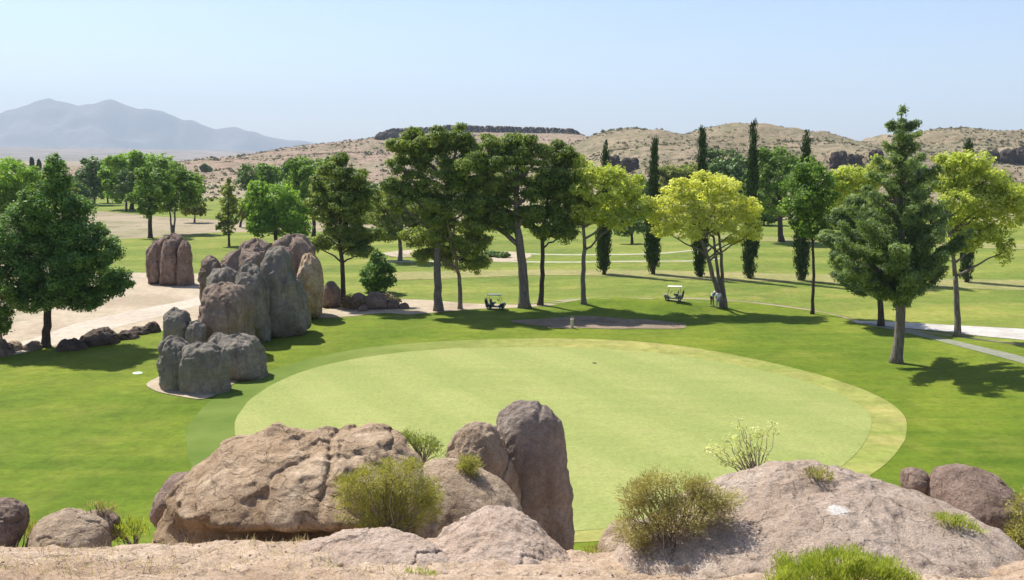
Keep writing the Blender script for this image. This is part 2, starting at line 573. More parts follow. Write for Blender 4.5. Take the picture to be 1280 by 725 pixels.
sheet('pale_dirt_patch', [(470, 377), (490, 374), (540, 376), (590, 380), (650, 382), (700, 381), (652, 385), (600, 387), (545, 391), (510, 394), (480, 392), (440, 396), (400, 398), (385, 392), (430, 384)], M_SAND, 0.06, 1.2, wob=0.2)

sheet('green_collar', [(233, 558), (243, 522), (285, 487), (350, 460), (440, 438), (540, 428), (640, 424), (750, 425), (850, 433),
                       (940, 449), (1020, 468), (1085, 490), (1123, 512), (1134, 535), (1126, 558), (1098, 588), (1040, 620), (960, 650),
                       (820, 675), (650, 688), (480, 682), (340, 650), (255, 605)], M_COLLAR, 0.05, .8, wob=.05)
sheet('putting_green', [(294, 545), (303, 512), (340, 482), (400, 459), (480, 444), (560, 437), (640, 435), (730, 436), (820, 442),
                        (900, 453), (970, 468), (1028, 485), (1068, 503), (1088, 524), (1082, 552), (1052, 584), (996, 616), (910, 644),
                        (780, 660), (640, 670), (500, 664), (380, 635), (315, 590)], M_GREEN, 0.065, .8, wob=.06)
sheet('bunker', [(640, 402), (680, 399), (730, 396), (790, 399), (830, 402), (858, 406), (850, 410), (815, 411), (760, 412), (700, 411), (665, 408)], M_BUNKER, 0.07, 0.5, wob=0.5)
sheet('bunker_sand_patch', [(185, 480), (205, 470), (250, 462), (290, 462), (300, 474), (280, 488), (255, 500), (225, 496), (195, 490)], M_SAND, 0.075, 0.5, wob=0.1)
sheet('cart_path', [(1062, 402), (1120, 403), (1190, 407), (1300, 413), (1400, 420), (1400, 446), (1300, 428), (1230, 421), (1160, 413), (1100, 408)], M_CONC, 0.05, 1.2)
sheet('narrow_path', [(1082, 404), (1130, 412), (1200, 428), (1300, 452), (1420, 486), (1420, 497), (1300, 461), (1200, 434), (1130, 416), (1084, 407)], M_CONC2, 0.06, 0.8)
for pl in ([(470, 327), (600, 326), (740, 327), (860, 326), (900, 323), (900, 324.2), (860, 327.5), (740, 328.6), (600, 327.8), (470, 328.6)],
           [(480, 316), (520, 312), (560, 313), (640, 316), (740, 318), (830, 316), (905, 308), (905, 309.2), (830, 317.5), (740, 319.5), (640, 317.6), (560, 315), (520, 314.5), (480, 318)]):
    sheet('fairway_path', pl, dirt_mat('dusty_path', (.33, .33, .20), (.39, .38, .26), (.30, .32, .16), sc=0.2), 0.05, 2.5)
for pl in ([(600, 318), (640, 315), (665, 320), (640, 327), (600, 326)], [(500, 314), (530, 312), (530, 320), (500, 322), (480, 318)]):
    sheet('far_bunker', pl, M_SAND, 0.07, 1.5)
sheet('dry_turf_band', [(480, 341), (700, 337), (900, 341), (1100, 346), (1300, 352), (1300, 364), (1100, 356), (900, 352), (700, 345), (480, 350)], M_DRYGRASS, 0.05, 3, wob=0.8)
sheet('dry_turf_strip', [(850, 290), (960, 296), (1100, 300), (1300, 306), (1300, 312), (1100, 306), (960, 302), (850, 296)], M_DRYGRASS, 0.05, 6, wob=0.8)


# gritty slope in front, with its own relief
def ledge_z(X, Y):
    p = np.stack([X, Y, X * 0], -1).reshape(-1, 3)
    n = 0.11 * fbm(p * 0.9, 5, 3) + 0.03 * fbm(p * 6, 4, 8) - 0.10 * np.maximum(fbm(p * 1.3, 5, 21, .6, ridged=True), -.1) + 0.03 * fbm(p * 3.4, 4, 25, ridged=True)
    e = np.minimum(1 - smooth(13, 15, np.abs(X)), np.minimum(smooth(3, 5, Y), 1 - smooth(18, 21, Y)))
    return gz(X, Y) + (n.reshape(X.shape) + 0.09) * e - 0.15 * (1 - e)


lg = grid_mesh('gritty_hillside', np.arange(-15, 15.01, 0.055), np.arange(3, 21, 0.055), ledge_z, M_LEDGE)
tag(lg, kind='structure')


# ------------------------------------------------------------------ hills and mountains
def pxr(pts):
    """ridge table: pixel x -> tangent, height tangent"""
    a = np.array(pts, float)
    return (a[:, 0] - 640) / F, (196 - a[:, 1]) / F


def ridge_hill(name, ridge, Y0, foot, back, mat, xr, res, rough, seed, footz=-0.5, power=1.0, sub=None):
    tx, tz = pxr(ridge)
    xs_ = np.arange(xr[0], xr[1], res[0])
    ys_ = np.arange(foot, back, res[1])

    def zf(X, Y):
        t = X / Y0
        H = np.interp(t, tx, tz) * Y0 + CAMZ + 1
        prof = np.where(Y < Y0, (0.5 * smooth(foot, Y0, Y) + 0.5 * np.clip((Y - foot) / (Y0 - foot), 0, 1)) ** power, 1 - 0.9 * smooth(Y0, back, Y))
        p = np.stack([X / rough[0], Y / rough[0], X * 0], -1).reshape(-1, 3)
        n = fbm(p, 6, seed, 0.5, ridged=True).reshape(X.shape)
        n2 = fbm(p * 5, 4, seed + 3, 0.55).reshape(X.shape)
        fade = smooth(foot, foot + (Y0 - foot) * .35, Y)
        cen = 1 - 0.9 * np.exp(-((Y - Y0) / (0.12 * (Y0 - foot) + 1)) ** 2)
        return footz + np.maximum(H, 2) * prof + ((n - 0.45) * rough[1] * cen + (n2 - 0.3) * rough[2] * (0.3 + 0.7 * cen)) * fade * smooth(2, 20, H)
    o = grid_mesh(name, xs_, ys_, zf, mat)
    tag(o, kind='structure')
    return o, zf


M_HILL = hill_mat('rocky_hillside', (.24, .185, .12), (.30, .235, .16), (.225, .20, .12), (.115, .112, .06), 0.30, (.48, .58), .85)
M_MESA = hill_mat('mesa_slope', (.28, .20, .145), (.34, .24, .18), (.25, .21, .13), (.115, .105, .06), 0.22, (.48, .58), .8)
M_MOUNT = hill_mat('far_mountain_rock', (.13, .12, .115), (.19, .17, .155), (.15, .14, .12), (.10, .10, .09), 0.004)
M_PLAIN = hill_mat('far_plain_soil', (.25, .19, .165), (.29, .225, .20), (.19, .18, .13), (.11, .115, .08), 0.004, (.46, .58), .8)

RIDGE_R = [(640, 190), (700, 186), (735, 172), (765, 163), (795, 161), (822, 166), (850, 170), (880, 161), (905, 155), (945, 156), (975, 163),
           (1010, 172), (1055, 179), (1085, 179), (1130, 168), (1160, 163), (1190, 161), (1230, 165), (1270, 169), (1330, 172), (1500, 180), (1800, 190)]
RIDGE_M = [(120, 211), (240, 208), (300, 203), (345, 188), (380, 183), (400, 180), (432, 179), (460, 175), (472, 173), (500, 169), (560, 166.5), (650, 167),
           (715, 168.5), (735, 173), (800, 176), (900, 180), (1100, 185), (1300, 190)]
hr, hz_r = ridge_hill('hills', RIDGE_R, 780, 330, 1150, M_HILL, (-60, 760), (4, 4), (90, 9, 1.5), 3)
hm, hz_m = ridge_hill('mesa_hill', RIDGE_M, 1450, 560, 2000, M_MESA, (-700, 760), (7, 7), (160, 9, 2.0), 12)
RIDGE_F = [(-420, 176), (-250, 165), (-100, 160), (0, 143), (30, 138), (50, 130), (70, 121), (85, 124), (105, 130), (125, 125), (146, 121), (162, 127), (180, 135),
           (215, 139), (235, 147), (255, 151), (275, 158), (296, 158), (330, 168), (380, 173), (430, 182), (520, 190), (640, 194)]
tx, tz = pxr(RIDGE_F)


def mount_z(X, Y):
    Y0 = 14000.0
    t = X / Y0
    H = np.interp(t, tx, tz) * Y0 + 10
    H = H + smooth(100, 400, H) * (45 * vnoise(np.stack([X / 420, X * 0, Y * 0], -1).reshape(-1, 3), 91).reshape(X.shape) + 22 * vnoise(np.stack([X / 150, X * 0, Y * 0], -1).reshape(-1, 3), 92).reshape(X.shape))
    prof = np.where(Y < Y0, 0.20 * smooth(5500, 12600, Y) + 0.80 * np.clip((Y - 11400) / (Y0 - 11400), 0, 1) ** 1.25, 1 - .8 * smooth(Y0, 18000, Y))
    p = np.stack([X / 1500, Y / 1500, X * 0], -1).reshape(-1, 3)
    n = fbm(p, 6, 77, 0.5, ridged=True).reshape(X.shape)
    k = smooth(10800, 12800, Y) * (1 - np.exp(-((Y - Y0) / 350.0) ** 2))
    n3 = fbm(p * 7, 3, 78).reshape(X.shape)
    return -20 + np.maximum(H, 0) * prof + (n - .95) * 300 * k * smooth(20, 300, H) + n3 * 14 * smooth(11500, 13000, Y)


mt = grid_mesh('mountains', np.arange(-13000, 3000, 50), np.arange(5400, 18000, 80), mount_z, M_MOUNT)
tag(mt, kind='structure')

M_PINK = M_PLAIN
tx2, tz2 = pxr([(-500, 184), (0, 184), (200, 187), (330, 190), (420, 195), (700, 200)])


def plain_z(X, Y):
    H = np.interp(X / 7500, tx2, tz2) * 7500 + CAMZ + 8
    p = np.stack([X / 500, Y / 500, X * 0], -1).reshape(-1, 3)
    return -6 + np.maximum(H, 0) * np.where(Y < 7500, smooth(2200, 7500, Y) ** 1.3, 1 - smooth(7500, 9000, Y)) + fbm(p, 5, 5).reshape(X.shape) * 7 * smooth(2200, 3500, Y)


pl = grid_mesh('desert_slope', np.arange(-6500, 1500, 50), np.arange(2200, 9000, 50), plain_z, M_PLAIN)
tag(pl, kind='structure')

# ------------------------------------------------------------------ rocks
def ico(sub):
    bm = bmesh.new()
    bmesh.ops.create_icosphere(bm, subdivisions=sub, radius=1.0)
    V = np.array([v.co[:] for v in bm.verts])
    Fc = np.array([[v.index for v in f.verts] for f in bm.faces], dtype=np.int32)
    bm.free()
    return V, Fc


ICO = {k: ico(k) for k in (3, 4, 5, 6, 7)}


def rock(outline, Y, depth, mat, label, name='boulder', cat='boulder', group=None, sub=6, lump=0.10, crag=0.05, fine=0.012,
         ea=0.75, eb=0.75, lean=0.0, seed=0, centre=None, freq=1.0, scale_z=1.0, strata=0.0, flute=0.0, cleft=None, undercut=0.0, blur=3):
    """a closed stone: its front outline (photo pixels, clockwise from any point) stands at distance Y, its thickness is depth (half, metres)"""
    P = np.array([atY(px, py, Y) for px, py in outline])
    xz = P[:, [0, 2]]
    lo, hi = xz.min(0), xz.max(0)
    c = np.array([xz[:, 0].mean(), (lo[1] + hi[1]) / 2]) if centre is None else atY(centre[0], centre[1], Y)[[0, 2]]
    d = []
    n = len(xz)
    for i in range(n):
        p1, p2 = xz[i], xz[(i + 1) % n]
        for t in np.linspace(0, 1, 24, endpoint=False):
            d.append(p1 * (1 - t) + p2 * t - c)
    d = np.array(d)
    th = np.arctan2(d[:, 1], d[:, 0])
    r = np.hypot(d[:, 0], d[:, 1])
    o = np.argsort(th)
    th, r = th[o], r[o]
    tg = np.linspace(-math.pi, math.pi, 361)
    rg = np.interp(tg, np.concatenate([th - 2 * math.pi, th, th + 2 * math.pi]), np.concatenate([r, r, r]))[:-1]
    k = np.array([1, 2, 3, 4, 3, 2, 1.0]); k /= k.sum()
    rg = sum(w * np.roll(rg, s) for w, s in zip(k, [blur * q_ for q_ in (-3, -2, -1, 0, 1, 2, 3)]))
    D, Fc = ICO[sub]
    T = np.arctan2(D[:, 2], D[:, 0])
    rr = np.interp(T, tg, np.concatenate([rg, rg[:1]]))
    rho = np.sqrt(np.clip(1 - D[:, 1] ** 2, 0, 1))
    dep = depth
    V = np.stack([np.cos(T) * rr * rho ** ea, dep * np.sign(D[:, 1]) * np.abs(D[:, 1]) ** (1 / eb) * 1.0, np.sin(T) * rr * rho ** ea], -1)
    # depth rounded with the height so that the top is a dome
    if undercut:
        tt = (V[:, 2] - V[:, 2].min()) / (V[:, 2].max() - V[:, 2].min())
        V[:, 1] *= np.where(V[:, 1] < 0, 1 - undercut * (1 - smooth(.45, .62, tt)), 1)
        V[:, 1] += lean * np.maximum(V[:, 2] - V[:, 2].max(), -0.62 * (V[:, 2].max() - V[:, 2].min()))
    else:
        V[:, 1] += lean * (V[:, 2] - V[:, 2].max())
    size = max(hi[0] - lo[0], hi[1] - lo[1])
    s = 2.2 * freq / size
    q = V * s + seed * 3.17
    nrm = V / (np.linalg.norm(V, axis=1, keepdims=True) + 1e-9)
    disp = lump * size * 0.5 * fbm(q, 3, seed) + crag * size * 0.5 * (0.75 * fbm(q * 2.6, 5, seed + 6, 0.6) - 0.8 * np.exp(-(fbm(q * 0.9, 4, seed + 5) / 0.045) ** 2)) \
        + fine * size * fbm(q * 9, 4, seed + 9, 0.6)
    if strata:
        sv = V[:, 2] + 0.35 * V[:, 0] + 0.15 * fbm(q * 2, 3, seed + 2) * size
        disp = disp + strata * size * 0.5 * (1 - 2 * np.abs(vnoise(np.stack([sv * 0, sv * 0, sv * 5.0 / size * 2], -1), seed)))
    if flute:
        an = np.arctan2(V[:, 1], V[:, 0])
        fq = np.stack([np.cos(an) * 1.5, np.sin(an) * 1.5, V[:, 2] / size * 1.6 + seed], -1)
        disp = disp - flute * size * 0.5 * (1 - np.abs(vnoise(fq, seed + 31))) ** 4
        disp = disp + 0.35 * flute * size * (vnoise(fq * 2.1, seed + 32)) * smooth(-.1, .5, D[:, 2])
    for cl in (cleft or []):          # (photo x, width m, depth m, slant)
        x0 = atY(cl[0], 500, Y)[0] - c[0]
        xx = V[:, 0] + cl[3] * V[:, 2] + 0.10 * size * vnoise(q * 1.7, seed + 41) * .5
        disp = disp - cl[2] * np.exp(-((xx - x0) / cl[1]) ** 2) * smooth(.3, .0, D[:, 1] - .1)
    V = V + nrm * disp[:, None]
    loc = np.array([c[0], Y, c[1]])
    ob = mesh_np(name, V, Fc, mat, loc=loc, smooth_sh=True)
    tag(ob, label, cat, group)
    return ob


from mathutils.bvhtree import BVHTree


def hit(o, px, py):
    me = o.data
    co_ = [v.co + o.location for v in me.vertices]
    t = BVHTree.FromPolygons(co_, [tuple(p.vertices) for p in me.polygons])
    h = t.ray_cast(Vector((0, 0, CAMZ)), Vector(ray(px, py)).normalized())
    return None if h[0] is None else np.array(h[0])


GF = 'rocks of the stone cluster beside the green'
# the foreground stones --------------------------------------------------------
rock([(222, 640), (232, 606), (255, 572), (290, 548), (350, 539), (420, 536), (480, 533), (505, 541), (522, 565), (540, 600), (552, 640), (545, 690), (400, 705), (300, 695), (228, 690)],
     15.0, 1.25, M_ROCKR, 'huge reddish brown cracked boulder with an overhanging top, bush growing at its right end', sub=7,
     lump=0.07, crag=0.035, fine=0.008, ea=0.55, eb=0.75, lean=0.75, seed=4, freq=1.5, strata=0.03, undercut=.6, cleft=[(428, .05, .07, 0.0), (300, .05, .08, .4)])
rock([(190, 640), (196, 615), (212, 596), (235, 590), (250, 620), (245, 660), (205, 662)], 16.0, 0.6, M_ROCKN,
     'dark brown slab tucked behind the left end of the huge cracked boulder', sub=6, seed=8)
rock([(614, 600), (612, 545), (622, 520), (645, 502), (672, 498), (694, 510), (706, 535), (713, 570), (716, 620), (716, 680), (714, 760), (640, 770), (620, 720)],
     18.5, 0.62, M_ROCKT, 'tall upright grey rock pillar with a knobbly brown head, in front of the green', name='standing_stone', cat='rock pillar', sub=7,
     lump=0.07, crag=0.035, fine=0.008, ea=0.48, eb=0.6, lean=0.05, seed=15, freq=1.6, blur=1, cleft=[(652, .05, .05, -.1)])
rock([(553, 590), (556, 560), (568, 540), (590, 528), (612, 530), (632, 545), (645, 580), (655, 620), (650, 690), (560, 690)],
     17.9, 0.6, M_ROCK, 'rounded brown shoulder stone leaning against the left of the tall pillar', sub=7, lump=0.09, crag=0.06, ea=0.6, seed=21)
rock([(520, 600), (528, 576), (560, 573), (600, 585), (632, 600), (652, 622), (664, 660), (650, 700), (560, 710), (520, 680)],
     16.4, 0.8, M_ROCK, 'smooth tan stone slab in front of the rounded shoulder stone', sub=6, lump=0.06, crag=0.03, ea=0.6, lean=0.5, seed=25)
rock([(300, 740), (335, 698), (380, 678), (430, 669), (480, 667), (530, 674), (580, 694), (620, 740), (560, 800), (380, 800)],
     10.7, 1.1, M_ROCKP, 'flat pale rock slab in front of the yellow-green bush', name='rock_slab', cat='rock', sub=7, lump=0.03, crag=0.03, fine=0.008, ea=0.7, eb=0.8, lean=1.8, seed=29, freq=2.2)
rock([(470, 760), (505, 705), (545, 672), (588, 646), (622, 638), (655, 648), (690, 668), (725, 690), (775, 708), (850, 745), (760, 830), (560, 830)],
     11.3, 1.5, M_ROCKP, 'broad pale pink rock dome at the foot of the tall pillar', sub=7, lump=0.05, crag=0.03, fine=0.009, ea=0.7, eb=0.8, lean=1.3, seed=31, freq=2.2)
dome_c = (1000, 730)
DOME = rock([(690, 760), (720, 700), (770, 655), (825, 626), (885, 604), (940, 591), (985, 585), (1030, 584), (1080, 590), (1130, 603), (1180, 622), (1228, 650), (1275, 690), (1310, 760), (1200, 860), (1000, 900), (820, 860), (760, 780)],
     11.6, 1.9, M_ROCKP,
     'very large pale pink rock dome with a chalky white spot', name='rock_dome', cat='rock', sub=7, lump=0.04, crag=0.018, fine=0.008, strata=.012, ea=0.72, eb=0.8, lean=1.2, seed=37, freq=2.0, centre=dome_c)
h_ = hit(DOME, 1048, 637)
print('dome hit', h_)
h_ = (h_ if h_ is not None else np.array([3.6, 10.8, 11.2])) - np.array(DOME.location)
DOME.data.materials[0] = rock_mat('lichen_rock', (.43, .32, .235), (.585, .46, .36), (.67, .555, .45), 1.0, 0.08, patch=(*h_, 0.13), bumpk=1.3, crack=.9)
rock([(1155, 640), (1160, 604), (1180, 585), (1210, 580), (1245, 592), (1268, 615), (1275, 650), (1262, 690), (1170, 690)],
     13.6, 0.75, M_ROCKN, 'rounded reddish brown boulder behind the right flank of the pale dome', sub=6, lump=0.08, crag=0.05, lean=0.3, seed=41, ea=0.65)
rock([(1127, 605), (1130, 590), (1142, 584), (1156, 588), (1162, 602), (1158, 625), (1130, 625)], 13.8, 0.28, M_ROCKN,
     'small dark brown stone on the skyline of the pale dome', sub=5, seed=44)
rock([(-60, 660), (-30, 632), (5, 624), (28, 636), (32, 660), (24, 690), (0, 705), (-60, 705)], 12.6, 0.6, M_ROCKN,
     'rough dark brown boulder cut off by the left edge of the picture', sub=6, lump=0.10, crag=0.08, lean=0.3, seed=47)
rock([(42, 670), (52, 645), (80, 636), (115, 644), (136, 660), (144, 684), (138, 710), (60, 705)], 12.7, 0.55, M_ROCK,
     'low greyish boulder with a streaked top between two grass tufts', sub=6, lump=0.08, crag=0.05, lean=0.35, seed=50)
rock([(95, 655), (108, 640), (128, 638), (146, 650), (148, 672), (110, 680)], 13.5, 0.35, M_ROCKN,
     'small brown stone behind the low streaked boulder', sub=5, seed=52)
rock([(745, 690), (752, 668), (770, 652), (800, 650), (820, 670), (825, 720), (760, 720)], 13.2, 0.5, M_ROCK,
     'small pinkish stone under the brown bush left of the pale dome', sub=5, lean=.3, seed=54)

# the stone cluster on the left of the green -----------------------------------
def grock(ol, Y, dep, mat, label, **k):
    k.setdefault('lump', 0.12); k.setdefault('crag', 0.055); k.setdefault('fine', 0.012); k.setdefault('flute', .07); k.setdefault('freq', 1.4); k.setdefault('ea', 0.58); k.setdefault('eb', 0.7); k.setdefault('blur', 2)
    mb = max(q[1] for q in ol)
    ol = [(a, b + 9 if b > mb - 16 else b) for a, b in ol]
    return rock(ol, Y, dep, mat, label, group=GF, **k)


grock([(195, 450), (198, 428), (212, 420), (232, 424), (246, 440), (250, 470), (244, 500), (215, 505), (199, 480)], 63.8, 1.3, M_ROCKG,
      'grey slab-sided boulder standing at the near left corner of the cluster', seed=61)
grock([(224, 455), (230, 434), (248, 429), (268, 430), (284, 440), (290, 460), (291, 500), (262, 512), (235, 508), (226, 485)], 62.8, 1.2, M_ROCKG,
      'nearest grey boulder of the cluster, twin-lobed with a sandy foot', seed=64)
grock([(268, 440), (280, 420), (300, 415), (320, 420), (332, 445), (336, 475), (290, 480), (270, 470)], 67.0, 1.6, M_ROCKG,
      'smooth dark grey boulder casting its shadow onto the lawn', seed=67)
grock([(252, 470), (255, 430), (270, 416), (290, 418), (300, 440), (300, 480), (270, 490)], 68.5, 1.4, M_ROCKG, 'dark grey stone wedged in the middle of the near stones', seed=68)
grock([(202, 410), (206, 392), (218, 384), (232, 388), (240, 404), (240, 440), (204, 440)], 72.0, 1.2, M_ROCKG,
      'small rounded grey stone perched at the upper left of the near stones', seed=70)
grock([(232, 415), (236, 402), (246, 400), (256, 408), (258, 440), (234, 442)], 71.5, 0.9, M_ROCKG, 'narrow grey stone between the perched stone and the round-topped one', seed=72)
grock([(250, 385), (254, 364), (270, 355), (292, 354), (308, 362), (314, 385), (316, 425), (300, 445), (262, 442), (250, 415)], 74.5, 2.0, M_ROCKB,
      'round-topped brown boulder with a flat cap, centre of the cluster', seed=74, ea=0.55)
grock([(298, 350), (306, 332), (320, 330), (332, 345), (337, 380), (338, 420), (300, 425), (296, 390)], 79.5, 1.9, M_ROCKG,
      'grey boulder with a knob on top, beside the round-topped brown one', seed=77)
grock([(258, 345), (266, 334), (284, 334), (302, 345), (308, 372), (306, 400), (262, 400)], 81.5, 1.6, M_ROCKG, 'grey boulder behind the flat-capped brown one', seed=79)
grock([(321, 350), (324, 322), (334, 309), (352, 307), (364, 318), (372, 350), (378, 380), (386, 408), (350, 418), (326, 410)], 82.0, 2.0, M_ROCKG,
      'tallest grey boulder of the cluster with a slanting right side', seed=82, ea=0.55)
grock([(366, 345), (374, 345), (384, 375), (391, 403), (372, 410), (362, 390)], 83.5, 1.3, M_ROCKG, 'thin grey flake leaning on the right side of the tallest boulder', seed=84)
grock([(249, 345), (252, 325), (262, 318), (274, 326), (278, 350), (276, 380), (252, 380)], 86, 1.4, M_ROCKB, 'small brown knob at the far left of the cluster', seed=86)
grock([(272, 330), (284, 315), (308, 311), (325, 318), (330, 345), (326, 380), (276, 380)], 88.0, 2.0, M_ROCKB, 'brown humped boulder on the cluster between the left knob and the tall stones', seed=88)
grock([(300, 325), (308, 302), (322, 298), (336, 305), (345, 330), (345, 380), (304, 380)], 91.0, 1.8, M_ROCKB, 'brown domed stone rising behind the tallest grey boulder', seed=90)
grock([(332, 320), (340, 298), (360, 294), (380, 297), (392, 310), (396, 350), (392, 388), (338, 390)], 93.0, 2.0, M_ROCKB, 'highest brown boulder at the back of the cluster', seed=93)
grock([(372, 340), (378, 320), (390, 316), (401, 326), (404, 360), (402, 388), (380, 392)], 90.0, 1.7, M_ROCKR, 'dark shaded brown boulder at the right end of the cluster', seed=95)
grock([(300, 306), (306, 300), (318, 301), (322, 310), (322, 340), (300, 340)], 97.0, 1.1, M_ROCKB, 'low brown stone at the very back of the cluster', seed=96)
GS = 'lobes of the separate brown rock stack'
grock([(184, 340), (186, 315), (195, 300), (206, 296), (212, 310), (212, 352), (186, 352)], 116.0, 1.6, M_ROCKM, 'left lobe of the brown stack standing alone on the sand', seed=101)
grock([(199, 345), (201, 312), (209, 296), (218, 292), (228, 296), (232, 320), (232, 354), (200, 352)], 114.6, 1.9, M_ROCKM, 'middle lobe of the brown stack standing alone on the sand', seed=103)
grock([(222, 345), (223, 310), (229, 299), (236, 302), (240, 320), (241, 356), (224, 356)], 113.8, 1.5, M_ROCKM, 'right lobe of the brown stack standing alone on the sand', seed=105)

# the row of low dark stones along the lawn edge
GD = 'low dark stones along the lawn edge'
for (x0, x1, yt, yb, lab, sd, mt_) in (
        (-22, 14, 424, 447, 'reddish brown stone at the left end of the edging stones', 111, M_ROCKM),
        (8, 27, 426, 441, 'pale grey brown stone just left of the leafy dark tree', 113, M_ROCK),
        (30, 50, 427, 440, 'small dark stone touching the trunk of the leafy dark tree', 115, M_ROCKB),
        (74, 104, 424, 440, 'flat dark stone in the shade right of the leafy tree trunk', 117, M_ROCKDK),
        (104, 146, 411, 432, 'large dark lumpy stone in the middle of the edging stones', 119, M_ROCKDK),
        (144, 172, 414, 426, 'low dark stone between the large lumpy one and the round one', 121, M_ROCKDK),
        (160, 188, 408, 420, 'second flattest dark stone sloping up to the round one', 123, M_ROCKDK),
        (182, 199, 401, 418, 'round dark stone at the upper end of the edging stones', 125, M_ROCKDK)):
    x0, x1 = x0 - (x1 - x0) * .14, x1 + (x1 - x0) * .14
    xm = (x0 + x1) / 2
    Yg = gnd(xm, yb - 3)[1]
    w = (x1 - x0)
    rock([(x0, yb), (x0 + w * .08, yt + (yb - yt) * .45), (x0 + w * .3, yt + 1), (x0 + w * .6, yt), (x0 + w * .88, yt + (yb - yt) * .3), (x1, yb), (xm, yb + 4)],
         Yg, w * 0.5 * Yg / F * .8, mt_, lab, group=GD, sub=5, lump=0.25, crag=0.22, fine=.03, ea=.55, seed=sd)

# brown rocks and rubble under the pine left of centre
for (x0, x1, yt, yb, lab, sd) in (
        (400, 428, 352, 384, 'brown rock left of the slim pine trunk', 131),
        (434, 462, 366, 386, 'brown rock just right of the slim pine trunk', 133),
        (452, 488, 364, 386, 'broad brown rock below the round dark shrub', 135),
        (482, 500, 373, 386, 'small reddish rock on the pale dirt patch', 137),
        (498, 512, 378, 386, 'small grey stone on the pale dirt patch', 139),
        (446, 462, 381, 389, 'low dark stone at the lawn edge in front of the broad brown rock', 141)):
    xm = (x0 + x1) / 2
    Yg = gnd(xm, yb)[1]
    w = (x1 - x0)
    rock([(x0, yb), (x0 + w * .08, yt + (yb - yt) * .45), (x0 + w * .3, yt + 1), (x0 + w * .6, yt), (x0 + w * .88, yt + (yb - yt) * .3), (x1, yb), (xm, yb + 3)],
         Yg, w * 0.5 * Yg / F * .8, M_ROCKM, lab, group='brown rocks around the pine and shrub', sub=5, lump=0.12, crag=0.08, seed=sd)

# dark outcrops on the hills
for (x0, x1, yt, yb, Y, lab, sd) in (
        (755, 778, 193, 216, 560, 'dark columnar cliff on the hillside above the lime tree', 151),
        (774, 801, 195, 217, 560, 'dark squarish cliff joined to the columnar one on the hillside', 153),
        (1036, 1060, 189, 212, 560, 'dark jagged cliff on the hillside between the slim tree and tall conifer', 155),
        (1056, 1078, 191, 208, 560, 'lower dark cliff next to the jagged one on the hillside', 157),
        (1086, 1104, 186, 206, 560, 'dark cliff half behind the top of the tall conifer', 159),
        (1232, 1250, 186, 204, 560, 'dark broken cliff on the hillside above the far right tree', 161),
        (1248, 1290, 184, 205, 560, 'dark cliff running out of the picture on the hillside', 163),
        (468, 500, 163, 176, 1400, 'grey rock nose at the left tip of the mesa rim', 165)):
    xm = (x0 + x1) / 2
    w = x1 - x0
    zfn = hz_m if Y > 1000 else hz_r
    dd = ray(xm, yb - 2)
    for Yt in np.arange(340, 1700, 3.0):
        if float(zfn(np.array([[dd[0] / dd[1] * Yt]]), np.array([[Yt]]))[0, 0]) > CAMZ + dd[2] / dd[1] * Yt:
            break
    Y = Yt
    rock([(x0, yb), (x0 + 1, yt + 5), (x0 + w * .2, yt + 1), (x0 + w * .5, yt + 2), (x0 + w * .75, yt), (x1 - 1, yt + 4), (x1, yb), (xm, yb + 4)],
         Y, w * .35 * Y / F, M_ROCKD, lab, name='rock_outcrop', cat='cliff', group='dark cliffs on the hills', sub=5, lump=0.08, crag=0.12, ea=0.45, seed=sd, freq=2.6, flute=.25)


# caprock of the mesa: one jagged dark band following the rim
def caprock():
    top = [(470, 171), (476, 165), (490, 161), (520, 159), (560, 156.5), (600, 157), (640, 158.5), (690, 159.5), (716, 161), (724, 165), (733, 171)]
    xs_ = np.linspace(470, 733, 520)
    yt = np.interp(xs_, [p[0] for p in top], [p[1] for p in top])
    n = vnoise(np.stack([xs_ / 2.6, xs_ * 0, xs_ * 0], -1), 3)
    n2 = vnoise(np.stack([xs_ / 9, xs_ * 0, xs_ * 0], -1), 4)
    yt = yt + 0.5 * n + 0.7 * n2
    yb = yt + 8
    V, Fq = [], []
    rows = 6
    for i, x in enumerate(xs_):
        top_p = atY(x, yt[i], 1440 + 12 * n[i] + 20 * n2[i])
        bot_p = atY(x, yb[i], 1425 + 12 * n[i])
        for j in range(rows):
            t = j / (rows - 1)
            p = bot_p * (1 - t) + top_p * t
            p[1] += 7 * math.sin(j * 2.1 + n[i] * 5)
            V.append(p)
        V.append(top_p + np.array([0, 70, 0.5]))
        V.append(top_p + np.array([0, 80, -14.0]))
    m = rows + 2
    V = np.array(V)
    for i in range(len(xs_) - 1):
        for j in range(m - 1):
            a = i * m + j
            Fq.append([a, a + m, a + m + 1, a + 1])
        Fq.append([i * m + m - 1, (i + 1) * m + m - 1, (i + 1) * m, i * m])
    o = mesh_np('mesa_cliff', V, np.array(Fq), rock_mat('caprock', (.11, .09, .075), (.20, .165, .135), (.30, .25, .205), 0.15, 0.6))
    return tag(o, 'long dark caprock band along the flat top of the mesa', 'cliff')


caprock()


